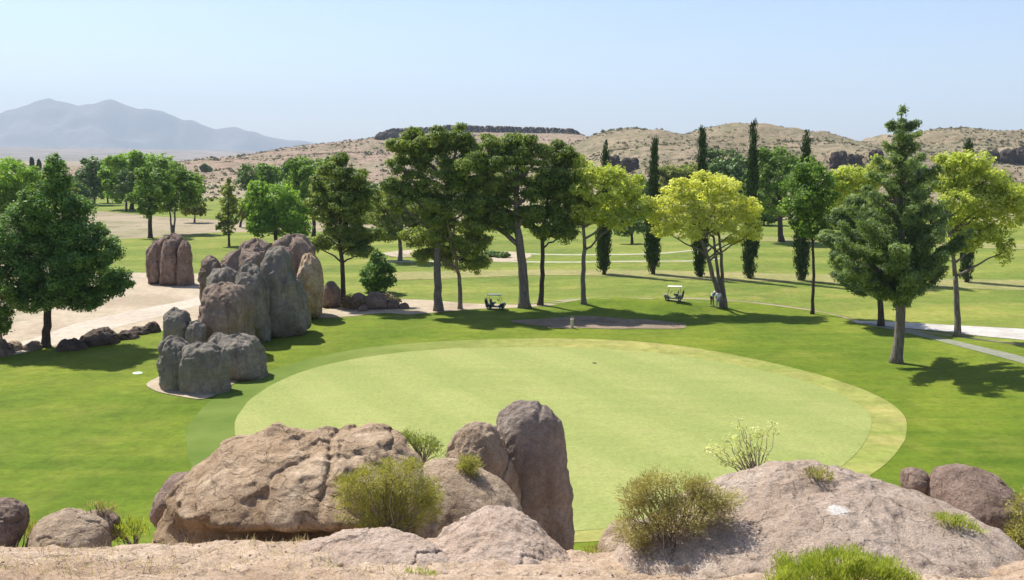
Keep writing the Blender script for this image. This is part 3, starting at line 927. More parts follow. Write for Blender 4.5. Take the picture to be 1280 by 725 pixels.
# scrub on the hills
def blobs(centers, radii, mat, name, label, sub_tris=14, squash=0.75):
    n = len(centers)
    k = sub_tris
    d = RNG.normal(size=(n, k, 3))
    d /= np.linalg.norm(d, axis=2, keepdims=True)
    d[..., 2] = np.abs(d[..., 2])
    c = centers[:, None, :] + d * radii[:, None, None] * np.array([1, 1, squash]) * 0.7
    a = RNG.normal(size=(n, k, 3)); b = RNG.normal(size=(n, k, 3))
    a /= np.linalg.norm(a, axis=2, keepdims=True); b /= np.linalg.norm(b, axis=2, keepdims=True)
    r = radii[:, None, None] * 0.75
    V = np.stack([c - a * r * .6 - b * r * .3, c + a * r * .6 - b * r * .3, c + b * r * .6], 2).reshape(-1, 3)
    Fa = np.arange(n * k * 3).reshape(-1, 3)
    tint = np.repeat(RNG.uniform(0, 1, n), k) * .7 + RNG.uniform(0, .3, n * k)
    o = mesh_np(name, V, Fa, mat, tint=tint)
    tag(o, label, kind='stuff')
    return o


def scatter_on(zf, xr, yr, n, rad, jitter=0.2):
    X = RNG.uniform(*xr, n); Y = RNG.uniform(*yr, n)
    q = np.stack([X / 60, Y / 60, X * 0], -1)
    keep = 1.6 * vnoise(q, 40) + .8 * vnoise(q * 3.1, 43) + RNG.uniform(-.8, .8, n) > 0.0
    X, Y = X[keep], Y[keep]
    Z = zf(X, Y)
    r = rad * RNG.lognormal(0, 0.4, len(X))
    return np.stack([X, Y, Z + r * 0.1], -1), r


c1, r1 = scatter_on(hz_r, (-20, 560), (400, 800), 24000, .7)
c2, r2 = scatter_on(hz_m, (-500, 260), (620, 1480), 18000, 1.1)
X = RNG.uniform(-500, 260, 6000); Y = RNG.uniform(330, 1100, 6000)
c3 = np.stack([X, Y, X * 0 + .3], -1); r3 = .9 * RNG.lognormal(0, .4, 6000)
blobs(np.concatenate([c1, c2, c3]), np.concatenate([r1, r2, r3]), L_SCRUB, 'desert_scrub', 'low scrub scattered over the hills and plain')


# ------------------------------------------------------------------ trees
def tube(pts, rad, sides=7):
    pts = np.asarray(pts, float)
    n = len(pts)
    tan = np.gradient(pts, axis=0)
    tan /= np.linalg.norm(tan, axis=1, keepdims=True) + 1e-9
    up = np.array([0.31, 0.95, 0.05])
    a = np.cross(tan, up); a /= np.linalg.norm(a, axis=1, keepdims=True) + 1e-9
    b = np.cross(tan, a)
    th = np.linspace(0, 2 * math.pi, sides, endpoint=False)
    V = pts[:, None, :] + (np.cos(th)[None, :, None] * a[:, None, :] + np.sin(th)[None, :, None] * b[:, None, :]) * np.asarray(rad)[:, None, None]
    V = V.reshape(-1, 3)
    Fq = []
    for i in range(n - 1):
        for j in range(sides):
            k = (j + 1) % sides
            Fq.append([i * sides + j, i * sides + k, (i + 1) * sides + k, (i + 1) * sides + j])
    # caps as fans
    V = np.concatenate([V, pts[:1], pts[-1:]])
    c0, c1_ = len(V) - 2, len(V) - 1
    T = []
    for j in range(sides):
        k = (j + 1) % sides
        T.append([c0, k, j]); T.append([c1_, (n - 1) * sides + j, (n - 1) * sides + k])
    return V, np.array(Fq), np.array(T)


class Wood:
    def __init__(s):
        s.V, s.Q, s.T, s.n = [], [], [], 0

    def add(s, pts, rad, sides=7):
        V, Q, T = tube(pts, rad, sides)
        s.V.append(V); s.Q.append(Q + s.n); s.T.append(T + s.n); s.n += len(V)

    def build(s, name, mat, parent, loc):
        return mesh_np(name, np.concatenate(s.V) - np.asarray(loc), [np.concatenate(s.Q), np.concatenate(s.T)], mat, parent, smooth_sh=True)


def curve(p0, p1, n, bend, wob, r):
    t = np.linspace(0, 1, n)[:, None]
    p = p0 * (1 - t) + p1 * t + np.array(bend) * (4 * t * (1 - t)) * 0.5
    w = r.normal(size=(n, 3)) * wob
    w[0] = 0
    w[-1] = 0
    return p + w


def leaves(lobes, kind, size, density, r, gap=0.0, clump=None):
    """lobes (n,6): centre and radii. Returns V, F, tint. Leaf faces gathered in clumps through the lobes' volume."""
    Vs, Ts, fn = [], [], 4
    cc = []
    for L in lobes:
        c, rad = L[:3], L[3:]
        area = (rad[0] * rad[1] + rad[1] * rad[2] + rad[0] * rad[2]) / 3 * 4 * math.pi
        crr = clump if clump else 0.27 * rad.min() + 0.12
        nc = int(max(7, area / (crr * crr) * 0.62))
        d = r.normal(size=(nc, 3)); d /= np.linalg.norm(d, axis=1, keepdims=True)
        rr = r.uniform(0.25, 1.0, nc) ** 0.45
        p = c + d * rr[:, None] * rad
        cr = crr * r.uniform(0.6, 1.45, nc)
        tv = r.uniform(0, 1, nc)
        cc.append((p, cr, tv, np.repeat(c[None], nc, 0)))
    P = np.concatenate([a[0] for a in cc]); CR = np.concatenate([a[1] for a in cc]); TV = np.concatenate([a[2] for a in cc]); LC = np.concatenate([a[3] for a in cc])
    if gap:
        k = r.uniform(0, 1, len(P)) > gap
        P, CR, TV, LC = P[k], CR[k], TV[k], LC[k]
    per = np.maximum(5, (density * 4 * CR ** 2 / size ** 2)).astype(int)
    idx = np.repeat(np.arange(len(P)), per)
    n = len(idx)
    d = r.normal(size=(n, 3)); d /= np.linalg.norm(d, axis=1, keepdims=True)
    rr = r.uniform(0, 1, n) ** 0.5
    squash = np.array([1, 1, 0.5 if kind == 'needle' else .72]) if kind != 'cypress' else np.array([.8, .8, 1.5])
    off = d * rr[:, None] * CR[idx][:, None] * squash
    c = P[idx] + off
    out = P[idx] - LC[idx]
    out /= np.linalg.norm(out, axis=1, keepdims=True) + 1e-6
    if kind == 'broad':
        nrm = d * 0.5 + out * 0.4 + r.normal(size=(n, 3)) * 0.55 + np.array([0, 0, 0.45])
        nrm /= np.linalg.norm(nrm, axis=1, keepdims=True)
        a = np.cross(nrm, r.normal(size=(n, 3))); a /= np.linalg.norm(a, axis=1, keepdims=True)
        b = np.cross(nrm, a)
        s = size * r.uniform(0.6, 1.3, n)[:, None]
        V = np.stack([c - a * s * .7, c - b * s * .38, c + a * s * .7, c + b * s * .38], 1)
    else:
        dirn = off / (CR[idx][:, None] + 1e-6) * 0.9 + out * 0.5 + r.normal(size=(n, 3)) * 0.35
        if kind == 'cypress':
            dirn = dirn * 0.4 + np.array([0, 0, 1.0])
        elif kind == 'blade':
            dirn = dirn * 0.5 + np.array([0, 0, 1.0])
        else:
            dirn = dirn + np.array([0, 0, 0.35])
        dirn /= np.linalg.norm(dirn, axis=1, keepdims=True)
        a = np.cross(dirn, r.normal(size=(n, 3))); a /= np.linalg.norm(a, axis=1, keepdims=True)
        L_ = size * r.uniform(0.8, 1.6, n)[:, None] * 1.5
        w = size * r.uniform(0.25, 0.4, n)[:, None]
        if kind in ('needle', 'spray'):
            nv = d * 0.9 + out * 0.25 + r.normal(size=(n, 3)) * 0.32 + np.array([0, 0, 0.35])
            nv /= np.linalg.norm(nv, axis=1, keepdims=True)
            a = np.cross(nv, r.normal(size=(n, 3)) + np.array([0, 0, .6])); a /= np.linalg.norm(a, axis=1, keepdims=True)
            dirn = np.cross(a, nv)
            w = w * 1.5
        V = np.stack([c - a * w * .5, c + a * w * .5, c + dirn * L_ * .6 + a * w * .5, c + dirn * L_ * .6 - a * w * .5], 1)
        if kind in ('blade', 'sprig'):
            V[:, 2] = c + dirn * L_ * .62 + a * w * .08
            V[:, 3] = c + dirn * L_ * .62 - a * w * .08
    tint = np.clip(TV[idx] * 0.75 + r.uniform(0, 1, n) * 0.25, 0, 1)
    return V.reshape(-1, 3), np.arange(n * 4).reshape(-1, 4), tint, P


def tree(base, lobes, mat, bark, label, cat='tree', name='tree', kind='broad', trunk=0.25, px_leaf=2.3, density=1.0, group=None,
         fork=0.42, lean_to=None, multi=0, seed=0, gap=0.0, dspread=0.35, clump=None, twig=True, trunk_top=None, base_world=None, crown_scale=None, nlimb=None, sat=True):
    """base (px,py) on the ground; lobes [(px,py,rx,ry[,dY])] of the crown, all at the tree's distance"""
    r = np.random.default_rng(1000 + seed)
    B = gnd(*base) if base_world is None else np.array(base_world, float)
    Y = B[1]
    s = Y / F
    LL = []
    for L in lobes:
        c = atY(L[0], L[1], Y)
        kk = 1.0 if kind == 'cypress' else (1.12 if kind == 'needle' else 1.12)
        kk = crown_scale or kk
        rx, rz = L[2] * s * kk, L[3] * s * kk
        dy = (L[4] * s if len(L) > 4 else r.uniform(-1, 1) * dspread * rx * 1.6)
        c = c.copy(); c[1] += dy
        # keep its place in the picture: same line of sight
        c = atY(L[0], L[1], Y + dy)
        LL.append([*c, rx, (rx + rz) * .5, rz])
    LL = np.array(LL)
    if kind == 'needle' and len(LL) > 2:
        ex = []
        for L in LL:
            for q in range(4):
                dv = r.normal(size=3); dv[2] = abs(dv[2]) * .7 + .1; dv /= np.linalg.norm(dv)
                p_ = L[:3] + dv * L[3:] * .55
                up_ = dv * np.array([1, 1, .6]) + np.array([0, 0, .55]); up_ /= np.linalg.norm(up_)
                R_ = L[3:].mean()
                for m_, k_ in ((.1, .32), (.32, .25), (.50, .17), (.64, .10)):
                    ex.append([*(p_ + up_ * R_ * m_), *(np.array([1, 1, 1.1]) * R_ * k_)])
        L3 = LL.copy(); L3[:, 3:] *= .76
        LL = np.concatenate([L3, np.array(ex)])
    elif sat and kind != 'cypress' and len(LL) > 2:
        ex = []
        for L in LL:
            for q in range(2):
                dv = r.normal(size=3); dv[2] = abs(dv[2]) * .8 - .15; dv /= np.linalg.norm(dv)
                k_ = r.uniform(.28, .45)
                ex.append([*(L[:3] + dv * L[3:] * r.uniform(.85, 1.1)), *(L[3:] * k_)])
        L3 = LL.copy(); L3[:, 3:] *= .92
        LL = np.concatenate([L3, np.array(ex)])
    nmain = nlimb or len(lobes)
    if kind == 'needle' and clump is None:
        clump = .60; density *= 1.45; gap = max(gap, .46)
    root = empty(name, B)
    tag(root, label, cat, group)
    # wood
    W = Wood()
    zc0 = (LL[:, 2] - LL[:, 5]).min()
    cx = np.average(LL[:, :3], axis=0, weights=LL[:, 3])
    ztop = LL[:, 2].max()
    H = ztop - B[2]
    fz = B[2] + H * fork
    if trunk_top is not None:
        tp = atY(trunk_top[0], trunk_top[1], Y)
        fp = tp
    else:
        fp = np.array([B[0] + (cx[0] - B[0]) * 0.35, Y, fz])
    trunks = []
    if multi:
        for k in range(multi):
            a = k / multi * 2 * math.pi + r.uniform(0, 1)
            tgt = LL[k % len(LL)][:3]
            top = fp + (tgt - fp) * 0.35 + np.array([math.cos(a) * H * .05, math.sin(a) * H * .05, 0])
            b0 = B + np.array([math.cos(a) * trunk * .5, math.sin(a) * trunk * .5, -0.1])
            pts = curve(b0, top, 9, [0, 0, -H * 0.02], 0.003 * H, r)
            W.add(pts, np.linspace(trunk * .7, trunk * .35, 9), 8)
            trunks.append(pts)
        W.add(np.array([B + [0, 0, -.2], B + [0, 0, .15 * H * fork], B + [0, 0, .3 * H * fork]]), [trunk * 1.3, trunk, trunk * .5], 9)
    else:
        pts = curve(B + np.array([0, 0, -0.25]), fp, 10, [r.uniform(-.035, .035) * H, 0, 0], 0.0022 * H, r)
        rad = np.linspace(trunk, trunk * 0.68, 10); rad[0] *= 1.5; rad[1] *= 1.12
        W.add(pts, rad, 10)
        # leader continues upwards
        topc = LL[np.argmax(LL[:, 2])][:3]
        pts2 = curve(pts[-1], topc, 9, [0, 0, 0], 0.006 * H, r)
        W.add(pts2, np.linspace(trunk * .68, trunk * .12, 9), 7)
        trunks += [pts, pts2]
    T = np.concatenate(trunks)
    V, Fa, tint, P = leaves(LL, kind, size=px_leaf * s * 1.25, density=density, r=r, gap=gap, clump=clump)
    limb_end = []
    for L in LL[:nmain]:
        tgt = L[:3] + r.uniform(-.15, .15, 3) * L[3:]
        hor = np.hypot(T[:, 0] - tgt[0], T[:, 1] - tgt[1])
        want = tgt[2] - 0.55 * hor - 0.3
        cost = np.abs(T[:, 2] - want) + (T[:, 2] < fz - H * .08) * 100 * (0 if multi else 1) * 0.1
        j = int(np.argmin(cost))
        st = T[j]
        p = curve(st, tgt, 7, [0, 0, 0.06 * np.linalg.norm(tgt - st)], 0.02 * np.linalg.norm(tgt - st), r)
        rr0 = trunk * (0.42 if not multi else 0.32)
        W.add(p, np.linspace(rr0, rr0 * .35, 7), 6)
        limb_end.append(p)
    if twig:
        LE = np.concatenate(limb_end)
        sel = r.permutation(len(P))[:min(len(P), 90)]
        for i in sel:
            dd = np.linalg.norm(LE - P[i], axis=1)
            j = int(np.argmin(dd))
            if dd[j] < 1e-3: continue
            p = curve(LE[j], P[i], 4, [0, 0, -0.05 * dd[j]], 0.03 * dd[j], r)
            W.add(p, np.linspace(trunk * .14, trunk * .05, 4), 4)
    W.build('trunk', bark, root, B)
    mesh_np('crown', V - B, Fa, mat, root, tint=tint)
    return root


exec_trees = True
# --- left side
tree((58, 434), [(70, 206, 9, 13), (70, 228, 17, 20), (66, 255, 27, 26), (98, 262, 20, 18), (38, 270, 22, 24), (95, 298, 30, 28), (55, 300, 36, 30), (15, 300, 24, 30), (128, 318, 20, 22),
                 (72, 335, 42, 30), (20, 345, 30, 32), (118, 350, 34, 26), (142, 355, 16, 16), (-8, 330, 22, 34), (70, 366, 40, 20), (30, 375, 26, 16), (106, 376, 24, 13)],
     L_DARK, B_DARK, 'large dark leafy shade tree with a thin dark trunk at the edge of the sand', trunk=0.36, seed=1, density=1.25, px_leaf=2.0, fork=.28, kind='broad')
tree((4, 445), [(2, 372, 16, 22), (-14, 395, 18, 22), (5, 400, 9, 18)], L_MID, B_TAN, 'thin pale-stemmed sapling at the very left behind the brown stones', trunk=0.12, seed=2, density=.8, gap=.2)
GB = 'trees on the far side of the sandy ground'
tree((2, 300), [(2, 222, 34, 22), (-14, 245, 32, 30), (30, 240, 20, 24), (12, 262, 28, 20)], L_BRI, B_DARK, 'bright green rounded tree behind the left of the large dark shade tree', trunk=.35, seed=3, group=GB)
tree((118, 256), [(117, 208, 13, 11), (108, 222, 10, 12), (126, 224, 10, 12), (117, 236, 9, 10)], L_FAR, B_DARK, 'small dark round tree just left of the broad bright crown', trunk=.35, seed=4, group=GB)
tree((165, 262), [(160, 206, 20, 15), (145, 218, 17, 18), (182, 206, 20, 15), (205, 207, 16, 13), (170, 222, 26, 18), (200, 222, 20, 15), (146, 238, 14, 14), (190, 236, 20, 12)], L_BRI, B_DARK,
     'broadest bright green tree in the distance on the left', trunk=.6, seed=5, group=GB)
tree((158, 264), [(158, 228, 11, 14), (160, 240, 10, 10)], L_FAR, B_DARK, 'very dark narrow tree in front of the broad bright crown', trunk=.35, seed=6, group=GB)
tree((188, 298), [(190, 232, 20, 17), (178, 246, 14, 12), (204, 242, 14, 12), (186, 262, 8, 11)], L_MID, B_DARK, 'green tree with a straight thick dark trunk on the sand', trunk=.42, seed=7, group=GB, fork=.5)
tree((216, 293), [(216, 216, 18, 13), (212, 232, 24, 18), (236, 230, 18, 16), (240, 246, 12, 11), (204, 252, 14, 14), (226, 250, 16, 12)], L_MID, B_GREY, 'green tree with two pale trunks rising behind the brown rock stack', trunk=.3, seed=8, group=GB, multi=2, fork=.45)
tree((243, 278), [(243, 257, 14, 9), (250, 263, 8, 7), (233, 262, 8, 7)], L_OLI, B_GREY, 'low olive-green tree at the edge of the far grass strip', trunk=.2, seed=9, group=GB, multi=2)
tree((286, 308), [(285, 238, 8, 10), (287, 254, 11, 12), (286, 270, 12, 12), (284, 285, 9, 9)], L_OLI, B_DARK, 'slim upright grey-green tree standing alone on pale ground', trunk=.22, seed=10, gap=.2, group=GB, fork=.3)
tree((318, 256), [(318, 216, 20, 12), (310, 228, 15, 10), (330, 228, 13, 9)], L_FAR, B_DARK, 'round dark tree before the foot of the mesa', trunk=.5, seed=11, group=GB)
tree((346, 306), [(346, 246, 28, 16), (328, 262, 20, 16), (362, 262, 24, 18), (345, 278, 32, 16), (322, 284, 14, 12), (372, 284, 18, 14)], L_BRI, B_DARK, 'bright green bushy tree behind the stone cluster', trunk=.35, seed=12, group=GB, density=1.15)
tree((392, 296), [(384, 212, 22, 16), (400, 226, 22, 20), (374, 228, 18, 16), (395, 248, 22, 18)], L_MID, B_DARK, 'mid green tree rising behind the bright bushy tree', trunk=.4, seed=13, group=GB)
tree((352, 262), [(352, 222, 12, 9), (340, 226, 9, 8), (362, 228, 10, 8)], L_FAR, B_DARK, 'tiny dark tree between the round dark one and the bushy one', trunk=.35, seed=14, group=GB)
for b, lob, mt_, lab, sd in (
        ((66, 262), [(66, 228, 16, 11), (54, 238, 14, 10), (80, 238, 14, 10)], L_OLI, 'olive tree half hidden behind the top of the large dark shade tree', 320),
        ((98, 258), [(96, 236, 12, 8), (104, 242, 10, 8)], L_FAR, 'small dark tree in the shade below the tiny far tree', 321),
        ((135, 254), [(134, 230, 12, 9), (128, 238, 10, 8)], L_FAR, 'dark tree squeezed between the small dark tree and broadest bright tree', 322),
        ((232, 262), [(232, 226, 14, 10), (244, 236, 12, 8)], L_FAR, 'dark green tree behind the right edge of the two-trunked tree', 323),
        ((336, 268), [(336, 216, 14, 9), (346, 228, 14, 10), (330, 234, 12, 9)], L_MID, 'mid green tree just right of the round dark tree', 324),
        ((366, 272), [(364, 212, 14, 10), (372, 226, 14, 12), (358, 234, 12, 10)], L_FAR, 'dark green tree between the mid green pair above the stone cluster', 325),
        ((412, 284), [(414, 206, 14, 11), (422, 224, 14, 12), (410, 236, 16, 14)], L_MID, 'leafy green tree right behind the slim dark pine', 326),
        ((448, 292), [(446, 246, 16, 10), (458, 258, 16, 12), (440, 266, 16, 12)], L_OLI, 'olive tree right of the slim dark pine', 327),
        ((300, 284), [(302, 262, 10, 7), (310, 268, 10, 6)], L_OLI, 'low olive tree between the slim upright tree and the bushy tree', 328)):
    tree(b, lob, mt_, B_DARK, lab, trunk=.3, seed=sd, group=GB)
GH = 'little trees dotted along the foot of the mesa'
for i, (x, y, w, h, lab) in enumerate(((92, 226, 9, 6, 'tiny far tree just left of the small dark round tree'), (258, 210, 6, 3, 'tiny lone far tree above the pale plain'),
                                       (430, 236, 10, 8, 'small far tree just right of the slim pine top'), (452, 232, 12, 7, 'small far tree above the pale roadside clearing'),
                                       (474, 238, 12, 9, 'small far tree touching the left of the big pines'), (20, 226, 10, 7, 'tiny far tree above the bright green left tree'))):
    tree((x, y + h + 9), [(x, y, w, h), (x + w * .5, y + 2, w * .6, h * .7), (x - w * .5, y + 2, w * .6, h * .7)], L_FAR, B_DARK, lab, trunk=.3, seed=60 + i, group=GH, twig=False)

# --- centre
GC = 'pines in the central grove'
tree((428, 382), [(430, 205, 12, 10), (424, 222, 22, 14), (444, 232, 16, 14), (408, 242, 20, 15), (432, 252, 26, 16), (452, 262, 16, 12), (408, 268, 22, 15), (436, 280, 28, 15), (462, 296, 14, 8), (410, 296, 20, 13), (436, 308, 20, 12), (400, 310, 10, 8), (450, 318, 14, 6)],
     L_PINE, B_DARK, 'slim dark pine rising right of the stone cluster', name='pine_tree', cat='pine tree', kind='needle', trunk=.27, seed=20, group=GC, fork=.35, trunk_top=(424, 300), px_leaf=2.0)
tree((500, 326), [(484, 252, 22, 14), (506, 262, 22, 18), (478, 272, 20, 16), (500, 284, 26, 16), (524, 276, 14, 14), (480, 292, 16, 10)], L_OLI, B_GREY, 'olive-green tree filling the gap left of the big pines', trunk=.35, seed=21)
tree((472, 366), [(472, 330, 14, 11), (466, 344, 16, 14), (480, 346, 14, 14), (472, 356, 17, 10)], L_DARK, B_DARK, 'round dark green shrub on the lawn beside brown rocks', name='shrub', cat='shrub', trunk=.12, seed=22, density=1.3)
tree((548, 389), [(508, 190, 20, 17), (530, 180, 20, 14), (562, 176, 22, 13), (590, 190, 18, 16), (545, 200, 30, 20), (512, 215, 22, 18), (580, 215, 26, 18), (545, 228, 30, 18), (500, 240, 18, 12), (575, 240, 26, 18), (525, 252, 26, 15), (552, 262, 26, 14), (496, 258, 14, 9), (590, 262, 18, 12)],
     L_PINE, B_GREY, 'big round-headed pine with a pale grey trunk, leftmost of the central grove', name='pine_tree', cat='pine tree', kind='needle', trunk=.42, seed=23, group=GC, trunk_top=(546, 290), px_leaf=2.0)
tree((576, 387), [(540, 285, 24, 14), (575, 280, 28, 15), (600, 292, 16, 14), (520, 300, 13, 14), (556, 304, 26, 16), (590, 312, 20, 14), (535, 322, 13, 11), (572, 328, 22, 14), (596, 334, 12, 9)],
     L_PINEY, B_TAN, 'smaller yellowish green pine with a forked brown trunk between the grey and leaning trunks', name='pine_tree', cat='pine tree', kind='needle', trunk=.26, seed=24, group=GC, trunk_top=(574, 345), px_leaf=1.9, gap=.1)
tree((656, 385), [(625, 186, 20, 14), (652, 184, 18, 13), (612, 208, 22, 16), (640, 206, 24, 18), (668, 204, 20, 16), (610, 235, 26, 17), (645, 234, 30, 18), (672, 240, 18, 14), (600, 258, 18, 12), (632, 260, 26, 14), (655, 270, 20, 10), (618, 280, 20, 11), (640, 284, 14, 9), (596, 272, 14, 10)],
     L_PINE, B_GREY, 'tall pine with a thick leaning trunk in the middle of the grove', name='pine_tree', cat='pine tree', kind='needle', trunk=.55, seed=25, group=GC, trunk_top=(646, 285), px_leaf=2.0)
tree((675, 382), [(690, 196, 20, 12), (714, 204, 18, 13), (696, 222, 26, 17), (722, 228, 16, 14), (680, 245, 24, 16), (708, 252, 24, 16), (728, 262, 16, 10), (690, 274, 22, 11), (715, 280, 20, 10), (684, 292, 16, 8), (704, 296, 14, 8), (664, 280, 12, 10)],
     L_PINE, B_DARK, 'dark pine with a straight thin trunk right of the leaning one', name='pine_tree', cat='pine tree', kind='needle', trunk=.27, seed=26, group=GC, trunk_top=(678, 290), px_leaf=2.0)
GY = 'yellow-green trees round the fairway'
tree((730, 381), [(736, 216, 22, 13), (762, 218, 20, 13), (785, 232, 18, 14), (752, 238, 28, 17), (720, 238, 14, 16), (782, 252, 22, 15), (750, 264, 28, 15), (795, 262, 12, 14), (775, 278, 20, 10), (728, 272, 16, 10)],
     L_YEL2, B_GREY, 'lime-green tree with a forked trunk at the right end of the pine grove', trunk=.28, seed=27, group=GY, trunk_top=(731, 312), gap=.12)
tree((905, 385), [(880, 228, 24, 10), (905, 234, 22, 12), (855, 240, 22, 12), (835, 254, 20, 14), (872, 252, 30, 16), (912, 256, 24, 16), (932, 262, 16, 16), (850, 272, 26, 14), (890, 276, 30, 16), (928, 284, 18, 12), (832, 288, 18, 9), (866, 292, 18, 8), (822, 272, 12, 9), (942, 292, 10, 8), (918, 300, 12, 5)],
     L_YEL, B_GREY, 'pale yellow-green tree with branches spreading in a vee, alone right of the grove', trunk=.32, seed=28, group=GY, multi=4, fork=.33, gap=.16, px_leaf=2.0)
tree((1015, 393), [(1010, 212, 20, 13), (996, 228, 18, 16), (1024, 228, 18, 16), (1010, 250, 26, 18), (990, 260, 14, 14), (1030, 262, 16, 15), (1012, 282, 20, 16), (1026, 292, 12, 10)],
     L_MID, B_DARK, 'slender mid-green tree with a thin straight trunk right of the vee-shaped tree', trunk=.17, seed=29, gap=.15, fork=.5)
tree((1066, 352), [(1062, 220, 22, 13), (1044, 236, 18, 16), (1075, 240, 26, 18), (1055, 262, 24, 15), (1088, 222, 18, 16), (1100, 214, 14, 14)], L_YEL2, B_GREY, 'lime-green tree half hidden behind the left of the tall conifer', trunk=.25, seed=30, group=GY)
tree((1101, 408), [(1078, 262, 20, 14), (1060, 284, 20, 16), (1090, 284, 18, 16), (1048, 304, 18, 13), (1076, 310, 24, 15), (1100, 312, 16, 16), (1052, 328, 16, 10), (1082, 338, 22, 12), (1060, 350, 14, 8), (1078, 364, 16, 8), (1104, 346, 14, 14)],
     L_RPINE, B_DARK, 'shorter dark pine behind the left side of the tall conifer', name='pine_tree', cat='pine tree', kind='needle', trunk=.27, seed=31, px_leaf=1.9, trunk_top=(1101, 300))
tree((1196, 421), [(1192, 204, 20, 13), (1218, 204, 22, 14), (1180, 226, 20, 16), (1210, 226, 28, 18), (1240, 226, 24, 16), (1255, 246, 24, 16), (1200, 250, 26, 16), (1232, 256, 30, 16), (1262, 272, 18, 16), (1212, 278, 28, 15), (1240, 292, 22, 12), (1210, 302, 20, 12), (1256, 316, 9, 14), (1274, 250, 14, 16)],
     L_YEL2, B_GREY, 'large lime-green tree beside the pale cart path', trunk=.28, seed=32, group=GY, trunk_top=(1194, 345), gap=.08)
def conifer_lobes(axis, prof, n, seed, y0, y1):
    r = np.random.default_rng(seed)
    tips, rest = [], []
    for k in range(n):
        f = ((k + r.uniform(0, 1)) / n)
        y = y0 + (y1 - y0) * f ** .85
        w = np.interp(y, [p[0] for p in prof], [p[1] for p in prof]) * r.uniform(.72, 1.08)
        az = k * 2.399 + r.uniform(-.3, .3)
        rise = (.30 + .25 * r.uniform()) * w
        xc = np.interp(y, [a[1] for a in axis], [a[0] for a in axis])
        m = max(3, int(w / 9))
        for q in range(m):
            t = .22 + .78 * q / (m - 1)
            rad = (4.2 + w * .07) * (1.1 - .5 * t) * r.uniform(.85, 1.15)
            sag = rise * (t ** 1.5) - rise * .35
            L = (xc + math.cos(az) * w * t, y - sag, rad * 1.25, rad * .9, math.sin(az) * w * t)
            (tips if q == m - 2 else rest).append(L)
    rest.append((axis[0][0], axis[0][1] + 4, 3, 8, 0)); rest.append((axis[0][0], axis[0][1] + 18, 6, 10, 0)); rest.append((axis[0][0], axis[0][1] + 34, 8, 12, 0))
    return tips, rest


tp_, rs_ = conifer_lobes([(1127, 138), (1124, 250), (1122, 400)], [(140, 5), (160, 18), (175, 26), (195, 30), (215, 42), (240, 54), (265, 62), (290, 78), (320, 94), (345, 96), (365, 78), (385, 50)], 46, 5, 152, 372)
tree((1120, 454), tp_ + rs_, L_RPINE, B_GREY, 'tall pointed conifer with a bare lower trunk, casting shadow right of the green', name='conifer', cat='pine tree', kind='spray', trunk=.40, seed=33,
     px_leaf=1.9, trunk_top=(1124, 330), clump=.34, density=1.45, gap=.22, crown_scale=1.0, nlimb=len(tp_), sat=False, fork=.3)

L_BRN = leaf_mat('russet_leaves', (.10, .075, .04), (.20, .15, .075), (.30, .24, .12), 0.2)
for i, (b, lob, lab) in enumerate((((414, 380), [(412, 366, 12, 9), (422, 370, 8, 7), (404, 371, 8, 6)], 'russet dry shrub left of the slim dark pine trunk'),
                                   ((444, 387), [(442, 376, 10, 7), (452, 379, 8, 5), (434, 380, 7, 5)], 'russet dry shrub in front of the slim dark pine trunk'),
                                   ((486, 381), [(484, 373, 10, 6), (494, 377, 6, 4)], 'russet dry shrub at the right end of the brown rocks'))):
    tree(b, lob, L_BRN, B_DARK, lab, name='shrub', cat='shrub', trunk=.06, seed=400 + i, group='russet shrubs around the pine', gap=.15)

# cypresses
CYP = [((755, 343), (757, 177), 17, 'cypress in the gap between the pine grove and lime crown', 40),
       ((816, 343), (818, 170), 17, 'cypress just left of the pale yellow-green tree', 41),
       ((875, 346), (878, 158), 18, 'cypress rising behind the left half of the pale yellow-green tree', 42),
       ((937, 348), (942, 154), 18, 'tallest cypress, behind the right edge of the pale yellow-green tree', 43),
       ((1002, 351), (1008, 166), 18, 'cypress behind the slender mid-green tree', 44),
       ((1208, 353), (1210, 174), 17, 'cypress almost hidden by the large lime-green tree', 45)]
for (b, t, w, lab, sd) in CYP:
    h = b[1] - t[1]
    lob = []
    for k in range(13):
        f = 0.05 + 0.95 * k / 12.0        # from the bottom up
        ww = w * 0.5 * min(1.0, 0.62 + f * 2.2) * (1 - max(0, f - .22) ** 1.25 * 1.02)
        ww = max(ww, 1.6)
        fy = b[1] - 12 - (h - 25) * (k / 12.0)
        lob.append((b[0] + (t[0] - b[0]) * (k / 12.0) + random.uniform(-.5, .5), fy, ww, h / 17.0, 0))
    tree(b, lob, L_CYP, B_DARK, lab, name='cypress_tree', cat='cypress', kind='cypress', trunk=.2, px_leaf=2.1, density=1.8, group='tall narrow cypresses in a line', seed=sd, twig=False, clump=.42, trunk_top=(b[0] + (t[0] - b[0]) * .5, (b[1] + t[1]) / 2))
for i, (x, lab) in enumerate(((40, 'tiny far cypress, left one of a pair above the shade tree'), (49, 'tiny far cypress, right one of a pair above the shade tree'))):
    tree((x, 232), [(x, 222, 2.6, 6, 0), (x, 213, 2.2, 7, 0), (x, 204 + i * 3, 1.4, 6, 0)], L_CYP, B_DARK, lab, name='cypress_tree', cat='cypress', kind='cypress', trunk=.2, density=1.8, px_leaf=1.6, seed=47 + i, twig=False, group='tiny far cypresses')

